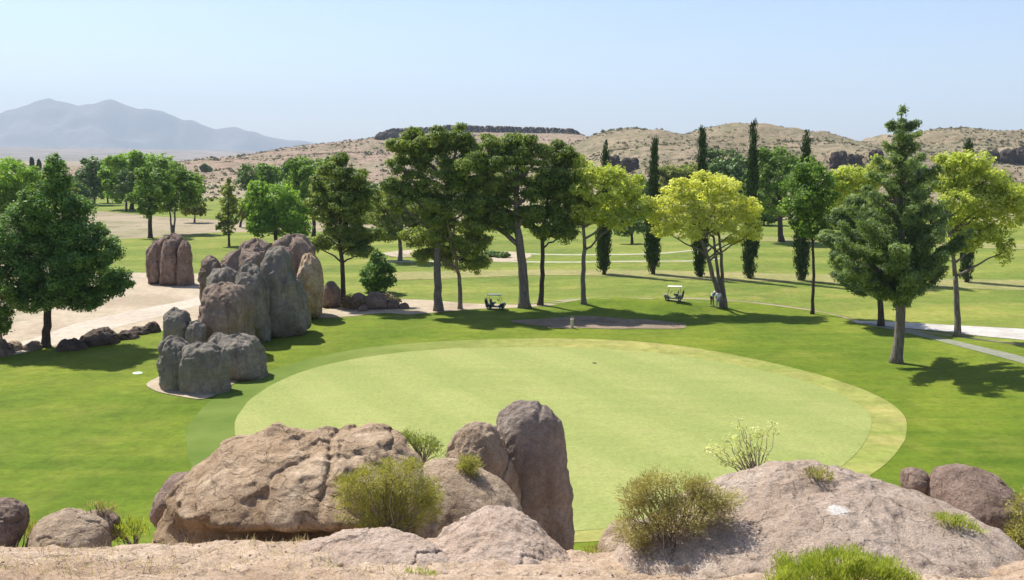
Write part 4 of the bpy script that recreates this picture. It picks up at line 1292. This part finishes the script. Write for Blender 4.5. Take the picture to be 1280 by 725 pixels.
# trees behind the cypress line
GT = 'trees at the foot of the hills'
BT = [((977, 302), [(972, 198, 20, 14), (956, 212, 18, 14), (990, 214, 16, 16), (970, 226, 24, 16), (950, 240, 16, 16), (986, 244, 20, 16), (965, 256, 20, 12)], L_MID, 'big mid-green tree behind the tallest cypress', 50, .5),
      ((912, 272), [(908, 200, 22, 13), (896, 214, 18, 13), (922, 212, 18, 14), (912, 228, 26, 14)], L_FAR, 'dark rounded tree showing above the pale yellow-green crown', 51, .5),
      ((848, 270), [(840, 218, 18, 11), (858, 222, 18, 11), (846, 232, 24, 12)], L_OLI, 'olive tree at the hill foot behind the second cypress', 52, .5),
      ((790, 305), [(795, 280, 16, 11), (780, 286, 12, 9)], L_FAR, 'small dark tree below the lime crown beyond the fairway', 53, .3),
      ((1030, 285), [(1040, 248, 20, 12), (1020, 256, 14, 10)], L_OLI, 'olive tree far behind the slender mid-green tree', 54, .4),
      ((1150, 282), [(1150, 258, 18, 10), (1135, 262, 12, 8)], L_OLI, 'low tree far behind the middle of the tall conifer', 55, .3),
      ((612, 322), [(616, 318, 14, 3.2), (628, 319, 9, 2.6)], L_FAR, 'low dark shrub on the edge of the far bunker', 56, .1),
      ((830, 262), [(826, 246, 20, 8), (842, 248, 14, 7)], L_FAR, 'low dark tree between the second and third cypresses', 57, .3),
      ((880, 264), [(884, 240, 16, 10), (872, 246, 12, 8)], L_MID, 'low green tree behind the third cypress', 58, .3),
      ((1272, 276), [(1268, 240, 20, 10), (1286, 246, 18, 10)], L_OLI, 'low olive tree at the hill foot beyond the large lime tree', 59, .3)]
BT += [
      ((776, 266), [(775, 232, 16, 12), (764, 242, 12, 9), (788, 244, 14, 10)], L_MID, 'round green tree at the hill foot between the first two cypresses', 300, .4),
      ((870, 268), [(866, 214, 14, 10), (874, 226, 16, 12), (860, 236, 14, 10)], L_OLI, 'olive tree at the hill foot hugging the third cypress', 301, .4),
      ((935, 274), [(932, 232, 14, 12), (924, 244, 14, 10), (944, 246, 12, 10)], L_MID, 'green tree between the dark rounded tree and the tallest cypress', 302, .4),
      ((1006, 290), [(1004, 206, 16, 12), (1016, 220, 14, 12), (1000, 230, 14, 14), (1012, 244, 16, 12)], L_MID, 'tall green tree behind the cypress of the slender tree', 303, .4),
      ((1060, 278), [(1058, 226, 14, 10), (1048, 240, 14, 12), (1068, 244, 14, 12)], L_FAR, 'dark green tree at the hill foot behind the left lime-green crown', 304, .4),
      ((1150, 274), [(1146, 214, 14, 10), (1158, 226, 14, 12), (1140, 236, 14, 12)], L_MID, 'green tree between the tall conifer and the large lime-green tree', 305, .4),
      ((812, 268), [(808, 236, 12, 9), (818, 244, 12, 8)], L_FAR, 'small dark tree touching the left of the second cypress', 306, .3),
      ((700, 270), [(696, 232, 22, 12), (716, 240, 18, 12), (684, 246, 18, 10)], L_OLI, 'olive tree at the hill foot behind the dark pine', 307, .4),
      ((610, 272), [(604, 238, 20, 12), (622, 246, 18, 12), (590, 250, 16, 10)], L_MID, 'green tree far behind the thick leaning trunk', 308, .4)]
for b, lob, mt_, lab, sd, tr in BT:
    tree(b, lob, mt_, B_DARK, lab, trunk=tr, seed=sd, group=GT, px_leaf=2.2)
# bushes in a loose row at the far side of the fairways
GR = 'low trees along the far edge of the fairways'
rr_ = random.Random(5)
FARL = ['left of the big pines', 'behind the grey pine trunk', 'behind the leaning trunk', 'behind the straight dark trunk', 'under the lime crown', 'between first and second cypress',
        'right of the second cypress', 'under the pale yellow crown', 'right of the tallest cypress', 'behind the thin straight trunk', 'left of the tall conifer', 'right of the tall conifer']
for i, x in enumerate((468, 538, 612, 668, 705, 772, 808, 868, 955, 1030, 1128, 1180)):
    yb = 284 - rr_.uniform(0, 8)
    w = rr_.uniform(12, 20); h = rr_.uniform(8, 13)
    tree((x, yb), [(x, yb - h - 4, w, h), (x + w * .6, yb - h * .7 - 3, w * .6, h * .7), (x - w * .6, yb - h * .7 - 3, w * .6, h * .7)], rr_.choice([L_OLI, L_FAR, L_MID]), B_DARK,
         'low leafy tree on the far fairway edge ' + FARL[i], trunk=.22, seed=80 + i, group=GR, twig=False)
# small broken limb on the straight dark trunk is part of that tree's wood; a round bush on the lawn edge
def bushes(name, cat, label, px, base_py, lobes, Y, mat, bark, size, density, kind, seed, clump=None, gap=0.0, stems=14, stem_r=0.012, group=None):
    r = np.random.default_rng(seed)
    B = atY(px, base_py, Y)
    root = empty(name, B)
    tag(root, label, cat, group)
    s = Y / F
    LL = []
    for L in lobes:
        dy = (L[4] if len(L) > 4 else r.uniform(-.5, .5) * L[2] * s)
        c = atY(L[0], L[1], Y + dy)
        LL.append([*c, L[2] * s, (L[2] + L[3]) * .5 * s, L[3] * s])
    LL = np.array(LL)
    V, Fa, tint, P = leaves(LL, kind, size, density, r, gap, clump)
    W = Wood()
    sel = r.permutation(len(P))[:stems]
    for i in sel:
        b0 = B + np.array([r.uniform(-.5, .5) * LL[:, 3].max() * .5, r.uniform(-.2, .2), -0.12])
        dd = np.linalg.norm(P[i] - b0)
        W.add(curve(b0, P[i], 7, [0, 0, 0.1 * dd], 0.025 * dd, r), np.linspace(stem_r, stem_r * .35, 7), 5)
    W.build('stems', bark, root, B)
    mesh_np('foliage', V - B, Fa, mat, root, tint=tint)
    return root


bushes('bush', 'bush', 'large yellow-green bush spilling over the right end of the huge cracked boulder', 490, 668,
       [(484, 588, 18, 12), (510, 584, 14, 10), (536, 610, 16, 16), (438, 606, 16, 12), (432, 640, 18, 16), (462, 600, 24, 16), (500, 596, 24, 20), (440, 612, 18, 16), (520, 616, 26, 22), (475, 625, 30, 22), (530, 640, 22, 20), (498, 648, 34, 20), (455, 645, 22, 18)],
       12.9, L_BUSH, B_WOOD, 0.034, 1.9, 'sprig', 201, clump=.13, stems=70, gap=.32)
bushes('bush', 'bush', 'dull olive bush peeping up behind the right shoulder of the huge boulder', 528, 572,
       [(515, 548, 14, 9), (532, 556, 16, 10), (545, 564, 10, 8), (505, 545, 8, 6)], 17.2, L_OLI, B_WOOD, 0.045, 1.2, 'sprig', 202, clump=.12, stems=25)
bushes('bush', 'bush', 'small round yellow-green bush sitting on the smooth tan slab', 587, 594, [(586, 580, 15, 10), (580, 584, 9, 7), (594, 586, 9, 6)], 16.1, L_BUSH, B_WOOD, 0.035, 1.4, 'sprig', 203, clump=.09, stems=16)
bushes('bush', 'bush', 'wide brownish green bush growing against the left of the pale dome', 840, 700,
       [(820, 605, 20, 14), (800, 620, 20, 18), (850, 612, 24, 16), (885, 612, 22, 14), (905, 622, 20, 14), (815, 640, 30, 20), (860, 640, 34, 22), (790, 660, 20, 18), (830, 668, 34, 20), (895, 640, 22, 14), (800, 685, 16, 10)],
       10.6, L_BUSHD, B_WOOD, 0.030, 1.9, 'sprig', 204, clump=.12, gap=.15, stems=80)
bushes('bush', 'bush', 'bright lime bush at the foot of the pale dome, cut by the bottom edge', 1050, 745,
       [(1000, 708, 34, 14), (1050, 704, 42, 15), (1100, 710, 34, 14), (1020, 725, 50, 18), (1080, 728, 50, 18), (975, 722, 18, 10), (1125, 726, 18, 10)],
       8.3, L_LIME, B_WOOD, 0.028, 2.0, 'blade', 205, clump=.085, stems=30)
bushes('bush', 'bush', 'spindly pale-leaved bush with bare stems rising above the pale dome', 945, 598,
       [(925, 530, 10, 8), (945, 540, 14, 8), (965, 533, 9, 7), (915, 550, 14, 8), (895, 562, 16, 8), (930, 562, 16, 8), (950, 562, 10, 8), (960, 578, 8, 7), (925, 575, 14, 6), (905, 578, 8, 4)],
       14.2, L_PALE, B_WOOD, 0.030, .4, 'broad', 206, clump=.08, gap=.5, stems=34, stem_r=.010)
def dome_y(px, py):
    for k in range(0, 60, 3):
        h = hit(DOME, px, py + k)
        if h is not None:
            return h[1]
    return 11.5


GTU = 'grass tufts among the foreground rocks'
bushes('grass_tuft', 'grass tuft', 'green grass tuft between the low streaked boulder and the huge cracked one', 165, 678, [(160, 662, 20, 11), (175, 660, 12, 11), (150, 668, 10, 8)], 13.6, L_LIME, B_WOOD, .05, .9, 'blade', 207, clump=.1, group=GTU)
bushes('grass_tuft', 'grass tuft', 'small dry green tuft right of the dark boulder at the left edge', 38, 676, [(38, 664, 14, 8), (50, 668, 8, 5)], 13.0, L_BUSH, B_WOOD, .04, .9, 'blade', 208, clump=.08, group=GTU)
bushes('grass_tuft', 'grass tuft', 'yellowish tuft on the crest of the pale dome', 1025, 602, [(1022, 592, 14, 8), (1032, 595, 10, 7)], dome_y(1022, 600) - .05, L_BUSH, B_WOOD, .032, .9, 'blade', 209, clump=.06, group=GTU)
bushes('grass_tuft', 'grass tuft', 'yellow-green tuft on the right flank of the pale dome', 1195, 668, [(1182, 649, 14, 9), (1203, 654, 16, 9), (1218, 662, 9, 6)], dome_y(1203, 658) - .05, L_LIME, B_WOOD, .03, 1.0, 'blade', 210, clump=.06, group=GTU)
bushes('grass_tuft', 'grass tuft', 'green tuft on the ground in front of the broad pale pink dome', 528, 726, [(522, 717, 15, 6), (538, 720, 10, 5)], 9.6, L_LIME, B_WOOD, .03, .9, 'blade', 211, clump=.05, group=GTU)
bushes('bush', 'bush', 'light green leafy bush at the right edge beside the reddish boulder', 1290, 700, [(1285, 630, 16, 18), (1280, 660, 20, 18), (1292, 690, 24, 20), (1270, 682, 12, 12)], 12.6, L_BUSH, B_WOOD, .045, 1.1, 'sprig', 212, clump=.11)
bushes('grass_tuft', 'grass tuft', 'straggly green tuft in the notch left of the pale dome', 755, 702, [(742, 692, 14, 8), (765, 692, 12, 8), (785, 700, 12, 7)], 12.9, L_BUSH, B_WOOD, .045, .8, 'blade', 213, clump=.09, group=GTU)
bushes('grass_tuft', 'grass tuft', 'thin dry tuft on top of the low streaked boulder', 128, 642, [(120, 634, 12, 6), (134, 638, 10, 6)], 13.4, L_BUSHD, B_WOOD, .04, .6, 'blade', 214, clump=.08, group=GTU)

# straw and pebbles on the gritty slope
def straw():
    n = 30000
    X = RNG.uniform(-10.5, 9.5, n); Y = RNG.uniform(7.5, 15.5, n)
    q = np.stack([X * .8, Y * .8, X * 0], -1)
    k = fbm(q, 3, 71) + RNG.uniform(-.35, .35, n) > 0.05
    k &= (X < -1.2 + RNG.normal(0, .5, n)) | (RNG.uniform(0, 1, n) < .12)
    X, Y = X[k], Y[k]
    n = len(X)
    Z = ledge_z(X, Y)
    h = RNG.uniform(.04, .14, n)[:, None]
    a = RNG.normal(size=(n, 3)); a[:, 2] = 0; a /= np.linalg.norm(a, axis=1, keepdims=True)
    d = RNG.normal(size=(n, 3)) * .6 + np.array([0, 0, 1]); d /= np.linalg.norm(d, axis=1, keepdims=True)
    c = np.stack([X, Y, Z - .005], -1)
    w = .005
    V = np.stack([c - a * w, c + a * w, c + d * h], 1).reshape(-1, 3)
    o = mesh_np('dry_grass', V, np.arange(n * 3).reshape(-1, 3), L_STRAW, tint=RNG.uniform(0, 1, n))
    tag(o, 'straw-coloured dry grass on the gritty slope', kind='stuff')
    # pebbles
    n = 3500
    X = RNG.uniform(-10.5, 9.5, n); Y = RNG.uniform(7.5, 16, n)
    Z = ledge_z(X, Y)
    D, Fc = ICO[3] if False else (None, None)
    bm = bmesh.new(); bmesh.ops.create_icosphere(bm, subdivisions=1, radius=1)
    D = np.array([v.co[:] for v in bm.verts]); Fc = np.array([[v.index for v in f.verts] for f in bm.faces]); bm.free()
    r = .006 * RNG.lognormal(0, .7, n)
    r = np.minimum(r, .035)
    S = r[:, None, None] * (D[None] * RNG.uniform(.6, 1.3, (n, 1, 3)) + RNG.normal(size=(n, len(D), 3)) * .12)
    V = (S + np.stack([X, Y, Z + r * .25], -1)[:, None, :]).reshape(-1, 3)
    Fa = (Fc[None] + (np.arange(n) * len(D))[:, None, None]).reshape(-1, 3)
    o = mesh_np('gravel', V, Fa, M_ROCKP)
    tag(o, 'brown gravel strewn over the gritty slope', kind='stuff')


straw()

# dead stick
W = Wood()
p0, p1 = gnd(379, 677), gnd(407, 671)
W.add(curve(p0 + [0, 0, .14], p1 + [0, 0, .14], 6, [0, 0, .01], .006, np.random.default_rng(3)), np.linspace(.022, .012, 6), 6)
o = W.build('dead_branch', bark_mat('red_wood', (.22, .10, .07), (.36, .20, .14)), None, (0, 0, 0))
tag(o, 'short reddish dead stick lying in front of the huge cracked boulder', 'stick')


# ------------------------------------------------------------------ objects on the course
class MB:
    def __init__(s):
        s.bm = bmesh.new()

    def box(s, c, d, rot=None, bev=0.02):
        m = Matrix.Translation(c) @ (rot.to_4x4() if rot else Matrix.Identity(4)) @ Matrix.Diagonal((*d, 1))
        r = bmesh.ops.create_cube(s.bm, size=1, matrix=m)
        if bev:
            es = list({e for v in r['verts'] for e in v.link_edges})
            bmesh.ops.bevel(s.bm, geom=es, offset=bev, segments=2, affect='EDGES', profile=.5)
        return s

    def cyl(s, p0, p1, r, seg=14, r2=None):
        p0, p1 = Vector(p0), Vector(p1)
        d = p1 - p0
        q = d.to_track_quat('Z', 'Y').to_matrix().to_4x4()
        bmesh.ops.create_cone(s.bm, cap_ends=True, segments=seg, radius1=r, radius2=r if r2 is None else r2, depth=d.length,
                              matrix=Matrix.Translation((p0 + p1) / 2) @ q)
        return s

    def build(s, name, mat, parent=None, loc=(0, 0, 0), rz=0.0):
        me = bpy.data.meshes.new(name)
        s.bm.to_mesh(me); s.bm.free()
        me.materials.append(mat)
        for p in me.polygons: p.use_smooth = False
        o = bpy.data.objects.new(name, me)
        COL.objects.link(o)
        o.location = loc
        o.rotation_euler[2] = rz
        if parent: o.parent = parent
        return o


def golf_cart(loc, rz, body, roofm, label):
    root = empty('golf_cart', loc)
    root.rotation_euler[2] = rz
    root.scale = (.8, .8, .76)
    tag(root, label, 'golf cart', 'golf carts parked on the course')
    bm_ = body
    # x forward
    MB().box((0.0, 0, .34), (2.2, 1.05, .12)).box((.95, 0, .58), (.55, 1.08, .42), Matrix.Rotation(-.25, 3, 'Y'), .08).box((-.62, 0, .52), (.85, 1.08, .34), None, .06) \
        .box((.6, 0, .45), (.3, 1.04, .1), Matrix.Rotation(.5, 3, 'Y')).build('body', bm_, root)
    MB().box((-.25, 0, .78), (.55, 1.0, .14), None, .05).box((-.55, 0, 1.05), (.12, 1.0, .42), Matrix.Rotation(-.15, 3, 'Y'), .05).build('seat', flat('seat_vinyl', (.05, .05, .05)), root)
    MB().box((-.1, 0, 1.86), (1.75, 1.12, .07), None, .03).build('roof', roofm, root)
    for sx, sy, tx_ in ((.78, .5, .55), (.78, -.5, .55), (-.78, .5, -.8), (-.78, -.5, -.8)):
        MB().cyl((sx, sy, .7), (tx_, sy, 1.84), .022).build('roof_post', flat('post_metal', (.06, .06, .06), .4), root)
    for sx in (.82, -.72):
        for sy in (.5, -.5):
            w = MB().cyl((sx, sy - .08, .23), (sx, sy + .08, .23), .23, 20).build('wheel', flat('rubber', (.03, .03, .03), .8), root)
            MB().cyl((sx, sy - .085, .23), (sx, sy + .085, .23), .12, 14).build('rim', flat('rim_metal', (.6, .6, .6), .4), w)
    MB().cyl((.5, .25, .85), (.32, .25, 1.12), .018).cyl((.3, .25, 1.1), (.33, .25, 1.13), .17, 18).build('steering_wheel', flat('rubber', (.03, .03, .03), .8), root)
    b = MB().cyl((-1.05, .22, .45), (-1.18, .22, 1.22), .12).cyl((-1.05, -.22, .45), (-1.18, -.22, 1.18), .12)
    b.build('bag_rack', flat('bag_fabric', (.04, .045, .06)), root)
    for dy in (.22, -.22):
        m = MB()
        for k in range(5):
            a = k * 1.3
            m.cyl((-1.18 + .05 * math.cos(a), dy + .05 * math.sin(a), 1.15), (-1.22 + .09 * math.cos(a), dy + .09 * math.sin(a), 1.42), .018, 6)
        m.build('golf_clubs', flat('club_steel', (.35, .35, .36), .3, .5, .8), root)
    MB().box((.72, 0, 1.3), (.02, .95, .75), Matrix.Rotation(-.25, 3, 'Y'), 0).build('windscreen', GLASS, root)
    return root


GLASS, nt_, out_ = new_mat('clear_plastic')
tr_ = N(nt_, 'ShaderNodeBsdfTransparent'); gl_ = N(nt_, 'ShaderNodeBsdfGlossy'); gl_.inputs['Roughness'].default_value = .05
mx_ = N(nt_, 'ShaderNodeMixShader'); mx_.inputs[0].default_value = .15
nt_.links.new(tr_.outputs[0], mx_.inputs[1]); nt_.links.new(gl_.outputs[0], mx_.inputs[2]); nt_.links.new(mx_.outputs[0], out_.inputs['Surface'])

p = gnd(619, 387); golf_cart((p[0], p[1], gz(p[0], p[1]) + .06), R(-12), flat('cart_paint_dark', (.035, .04, .04), .4), flat('cart_roof_dusty', (.16, .18, .15), .5), 'dark golf cart parked in the shade beside the leaning pine trunk')
p = gnd(842, 383); golf_cart((p[0], p[1], gz(p[0], p[1]) + .03), R(170), flat('cart_paint_tan', (.20, .22, .12), .4), flat('cart_roof_white', (.66, .66, .56), .5), 'golf cart with a white roof on the sunny grass')


# people ------------------------------------------------------------------
def person(loc, rz, label, shirt, pants, pose, hat=None, skin=(.42, .25, .17), hair=(.05, .035, .025)):
    """pose: dict of joints -> (x,y,z) with y forward; one skinned body"""
    J = dict(pelvis=(0, 0, .95), chest=(0, 0, 1.28), neck=(0, 0, 1.47), head=(0, .02, 1.62), crown=(0, .02, 1.71),
             shL=(-.19, 0, 1.41), elL=(-.27, 0, 1.13), wrL=(-.28, .10, .90), haL=(-.28, .13, .80),
             shR=(.19, 0, 1.41), elR=(.27, 0, 1.13), wrR=(.28, .10, .90), haR=(.28, .13, .80),
             hiL=(-.10, 0, .90), knL=(-.12, .02, .50), anL=(-.13, 0, .09), toL=(-.14, .17, .04),
             hiR=(.10, 0, .90), knR=(.12, .02, .50), anR=(.13, 0, .09), toR=(.14, .17, .04))
    J.update(pose)
    rad = dict(pelvis=.145, chest=.15, neck=.06, head=.10, crown=.075, shL=.075, elL=.045, wrL=.03, haL=.04, shR=.075, elR=.045, wrR=.03, haR=.04,
               hiL=.10, knL=.06, anL=.042, toL=.035, hiR=.10, knR=.06, anR=.042, toR=.035)
    E = [('pelvis', 'chest'), ('chest', 'neck'), ('neck', 'head'), ('head', 'crown'), ('chest', 'shL'), ('shL', 'elL'), ('elL', 'wrL'), ('wrL', 'haL'),
         ('chest', 'shR'), ('shR', 'elR'), ('elR', 'wrR'), ('wrR', 'haR'), ('pelvis', 'hiL'), ('hiL', 'knL'), ('knL', 'anL'), ('anL', 'toL'),
         ('pelvis', 'hiR'), ('hiR', 'knR'), ('knR', 'anR'), ('anR', 'toR')]

    def skinned(names, k, nm):
        names = [n for n in names]
        ed = [(a, b) for a, b in E if a in names and b in names]
        me = bpy.data.meshes.new(nm)
        me.from_pydata([J[n] for n in names], [(names.index(a), names.index(b)) for a, b in ed], [])
        ob = bpy.data.objects.new(nm, me)
        COL.objects.link(ob)
        md = ob.modifiers.new('skin', 'SKIN')
        for i, n in enumerate(names):
            sv = me.skin_vertices[0].data[i]
            sv.radius = (rad[n] * k, rad[n] * k * (0.8 if n in ('chest', 'pelvis') else 1))
            sv.use_root = (i == 0)
        ob.modifiers.new('sub', 'SUBSURF').levels = 2
        dg = bpy.context.evaluated_depsgraph_get()
        em = bpy.data.meshes.new_from_object(ob.evaluated_get(dg))
        em.name = nm
        bpy.data.objects.remove(ob)
        for pl_ in em.polygons: pl_.use_smooth = True
        return em
    root = empty('person', loc)
    root.rotation_euler[2] = rz
    tag(root, label, 'person')
    em = skinned(list(J), 1.0, 'body')
    em.materials.clear(); em.materials.append(flat('skin_tone', skin, .6, .3))
    b = bpy.data.objects.new('body', em); COL.objects.link(b); b.parent = root
    for nm, names, k, col in (('shirt', ['chest', 'pelvis', 'neck', 'shL', 'elL', 'shR', 'elR'], 1.14, shirt), ('trousers', ['pelvis', 'hiL', 'knL', 'anL', 'hiR', 'knR', 'anR'], 1.16, pants)):
        if nm == 'shirt':
            names = ['chest', 'pelvis', 'shL', 'elL', 'shR', 'elR']
        e2 = skinned(names, k, nm)
        e2.materials.clear(); e2.materials.append(flat('cloth_%s_%02x%02x' % (nm, int(col[0] * 255), int(col[2] * 255)), col, .9, .1))
        o2 = bpy.data.objects.new(nm, e2); COL.objects.link(o2); o2.parent = root
    hd = Vector(J['head'])
    m = MB()
    bmesh.ops.create_uvsphere(m.bm, u_segments=16, v_segments=10, radius=.118, matrix=Matrix.Translation(hd + Vector((0, -.015, .045))))
    if hat:
        m.cyl(hd + Vector((0, .09, .07)), hd + Vector((0, .09, .085)), .11, 16)
    m.build('cap' if hat else 'hair', flat('cap_cloth' if hat else 'hair_brown', hat if hat else hair, .8), root)
    for sx in (-1, 1):
        MB().box((J['toL' if sx < 0 else 'toR'][0], J['toL' if sx < 0 else 'toR'][1] - .04, .045), (.10, .28, .09), None, .03).build('shoe', flat('shoe_leather', (.06, .05, .05)), root)
    return root


p = gnd(890, 383)
person((p[0], p[1], gz(p[0], p[1]) + .02), R(200), 'person in a pale blue shirt and dark trousers bending forward left of the vee-shaped tree', (.62, .74, .90), (.05, .05, .07),
       dict(chest=(0, .22, 1.20), neck=(0, .36, 1.33), head=(0, .44, 1.42), crown=(0, .50, 1.49), shL=(-.18, .25, 1.30), shR=(.18, .25, 1.30), elL=(-.22, .38, 1.04), elR=(.22, .38, 1.04),
            wrL=(-.14, .52, .86), wrR=(.14, .52, .86), haL=(-.08, .58, .78), haR=(.08, .58, .78), pelvis=(0, -.06, .95), hiL=(-.10, -.06, .90), hiR=(.10, -.06, .90)), hat=(.75, .75, .75))
p = gnd(896, 384)
person((p[0], p[1] - .6, gz(p[0], p[1]) + .02), R(150), 'person in a white shirt and grey-blue trousers standing against the vee-shaped tree trunk', (.70, .74, .80), (.22, .27, .36), {}, hat=None)
# clubs bag on stand at the bunker
p = gnd(715, 411)
root = empty('golf_bag', (p[0], p[1], gz(p[0], p[1]) + .07)); tag(root, 'small pale golf bag propped on its stand at the near edge of the bunker', 'golf bag')
MB().cyl((0, .25, .03), (0, -.05, .82), .12, 16, .14).build('bag', flat('pale_canvas', (.62, .54, .40), .8), root)
MB().cyl((.04, 0, .70), (.22, -.35, 0), .014, 8).build('stand_leg', flat('stand_metal', (.5, .45, .35)), root)
MB().cyl((-.04, 0, .70), (-.22, -.35, 0), .014, 8).build('stand_leg', flat('stand_metal', (.5, .45, .35)), root)
m = MB()
for k in range(6):
    m.cyl((.06 * math.cos(k), -.05 + .05 * math.sin(k), .78), (.09 * math.cos(k), -.11 + .05 * math.sin(k), 1.08), .02, 6)
m.build('golf_clubs', flat('club_steel', (.35, .35, .36), .3, .5, .8), root)
# rake beside it
p = gnd(700, 411)
root = empty('bunker_rake', (p[0], p[1], gz(p[0], p[1]) + .09)); tag(root, 'long wooden rake lying along the bunker edge left of the golf bag', 'rake')
MB().cyl((-1.0, 0, .02), (1.2, .05, .03), .018, 8).build('handle', flat('rake_wood', (.50, .40, .28)), root)
MB().box((-1.0, 0, .02), (.05, .7, .03), None, .008).build('rake_head', flat('rake_wood', (.50, .40, .28)), root)
# the hole: a cup liner just visible
p = gnd(743, 455)
m = MB(); m.cyl((0, 0, -.05), (0, 0, .03), .16, 24)
o = m.build('turf_plug', flat('dark_turf', (.05, .07, .03), .9), None, (p[0], p[1], gz(p[0], p[1]) + .065)); tag(o, 'small dark spot of turf in the middle of the far green', 'turf plug')
p = gnd(172, 467)
m = MB(); m.cyl((0, 0, 0), (0, 0, .03), .34, 24, .3).cyl((0, 0, .03), (0, 0, .07), .12, 16)
o = m.build('valve_cover', flat('pale_plastic', (.62, .78, .62), .6), None, (p[0], p[1], gz(p[0], p[1]) + .04)); tag(o, 'pale round valve cover set in the lawn left of the stone cluster', 'valve cover')

# ------------------------------------------------------------------ haze
me = bpy.data.meshes.new('haze')
bm = bmesh.new()
bmesh.ops.create_cube(bm, size=1, matrix=Matrix.Translation((0, 8900, 560)) @ Matrix.Diagonal((44200, 18400, 1190, 1)))
# bottom a metre below the lowest ground
for v in bm.verts:
    v.co.z = -40.0 if v.co.z < 500 else 1050.0
bm.to_mesh(me); bm.free()
hz = bpy.data.objects.new('haze', me); COL.objects.link(hz)
m, nt, out = new_mat('thin_air')
pv = N(nt, 'ShaderNodeVolumePrincipled')
pv.inputs['Color'].default_value = (.74, .87, 1.0, 1)
pv.inputs['Density'].default_value = 0.85e-4
pv.inputs['Anisotropy'].default_value = 0.0
nt.links.new(pv.outputs[0], out.inputs['Volume'])
me.materials.append(m)
tag(hz, 'thin summer haze between the course and the mountains', kind='stuff')

# ------------------------------------------------------------------ light
world = bpy.data.worlds.new('World'); scene.world = world; world.use_nodes = True
nt = world.node_tree; nt.nodes.clear()
wo = N(nt, 'ShaderNodeOutputWorld'); bg = N(nt, 'ShaderNodeBackground'); sky = N(nt, 'ShaderNodeTexSky')
sky.sky_type = 'NISHITA'; sky.sun_disc = False
ELEV = R(54)
sh = Vector((0.70, -0.71))          # direction in which shadows fall
sh.normalize()
to_sun = Vector((-sh.x * math.cos(ELEV), -sh.y * math.cos(ELEV), math.sin(ELEV)))
sky.sun_elevation = ELEV
sky.sun_rotation = math.atan2(to_sun.x, to_sun.y)
sky.altitude = 1000; sky.air_density = 1.0; sky.dust_density = 2.4; sky.ozone_density = 3.5
bg.inputs['Strength'].default_value = 0.108
nt.links.new(mixc(nt, 1.0, sky.outputs[0], (1.03, .99, 1.0), 'MULTIPLY'), bg.inputs['Color']); nt.links.new(bg.outputs[0], wo.inputs['Surface'])
ld = bpy.data.lights.new('sun', 'SUN'); ld.energy = 5.0; ld.angle = R(0.53); ld.color = (1, .955, .88)
lo = bpy.data.objects.new('sun', ld); COL.objects.link(lo)
lo.rotation_euler = (-to_sun).to_track_quat('-Z', 'Y').to_euler()
lo.location = (0, 0, 60)

# ------------------------------------------------------------------ camera
cd = bpy.data.cameras.new('camera'); co = bpy.data.objects.new('camera', cd); COL.objects.link(co)
cd.sensor_width = 36; cd.lens = 36 * F / 1280
co.location = (0, 0, CAMZ); co.rotation_euler = (math.pi / 2 - PITCH, 0, 0)
cd.clip_start = 0.1; cd.clip_end = 80000
scene.camera = co
scene.render.engine = 'CYCLES'
scene.cycles.use_denoising = True
scene.cycles.volume_bounces = 0
scene.cycles.max_bounces = 6
scene.cycles.diffuse_bounces = 3
scene.cycles.transparent_max_bounces = 8
scene.cycles.use_adaptive_sampling = True
scene.cycles.adaptive_threshold = 0.02
vs = scene.view_settings
vs.view_transform = 'Standard'; vs.look = 'None'; vs.gamma = 1; vs.exposure = 0.76
print('verts', sum(len(o.data.vertices) for o in scene.objects if o.type == 'MESH'))
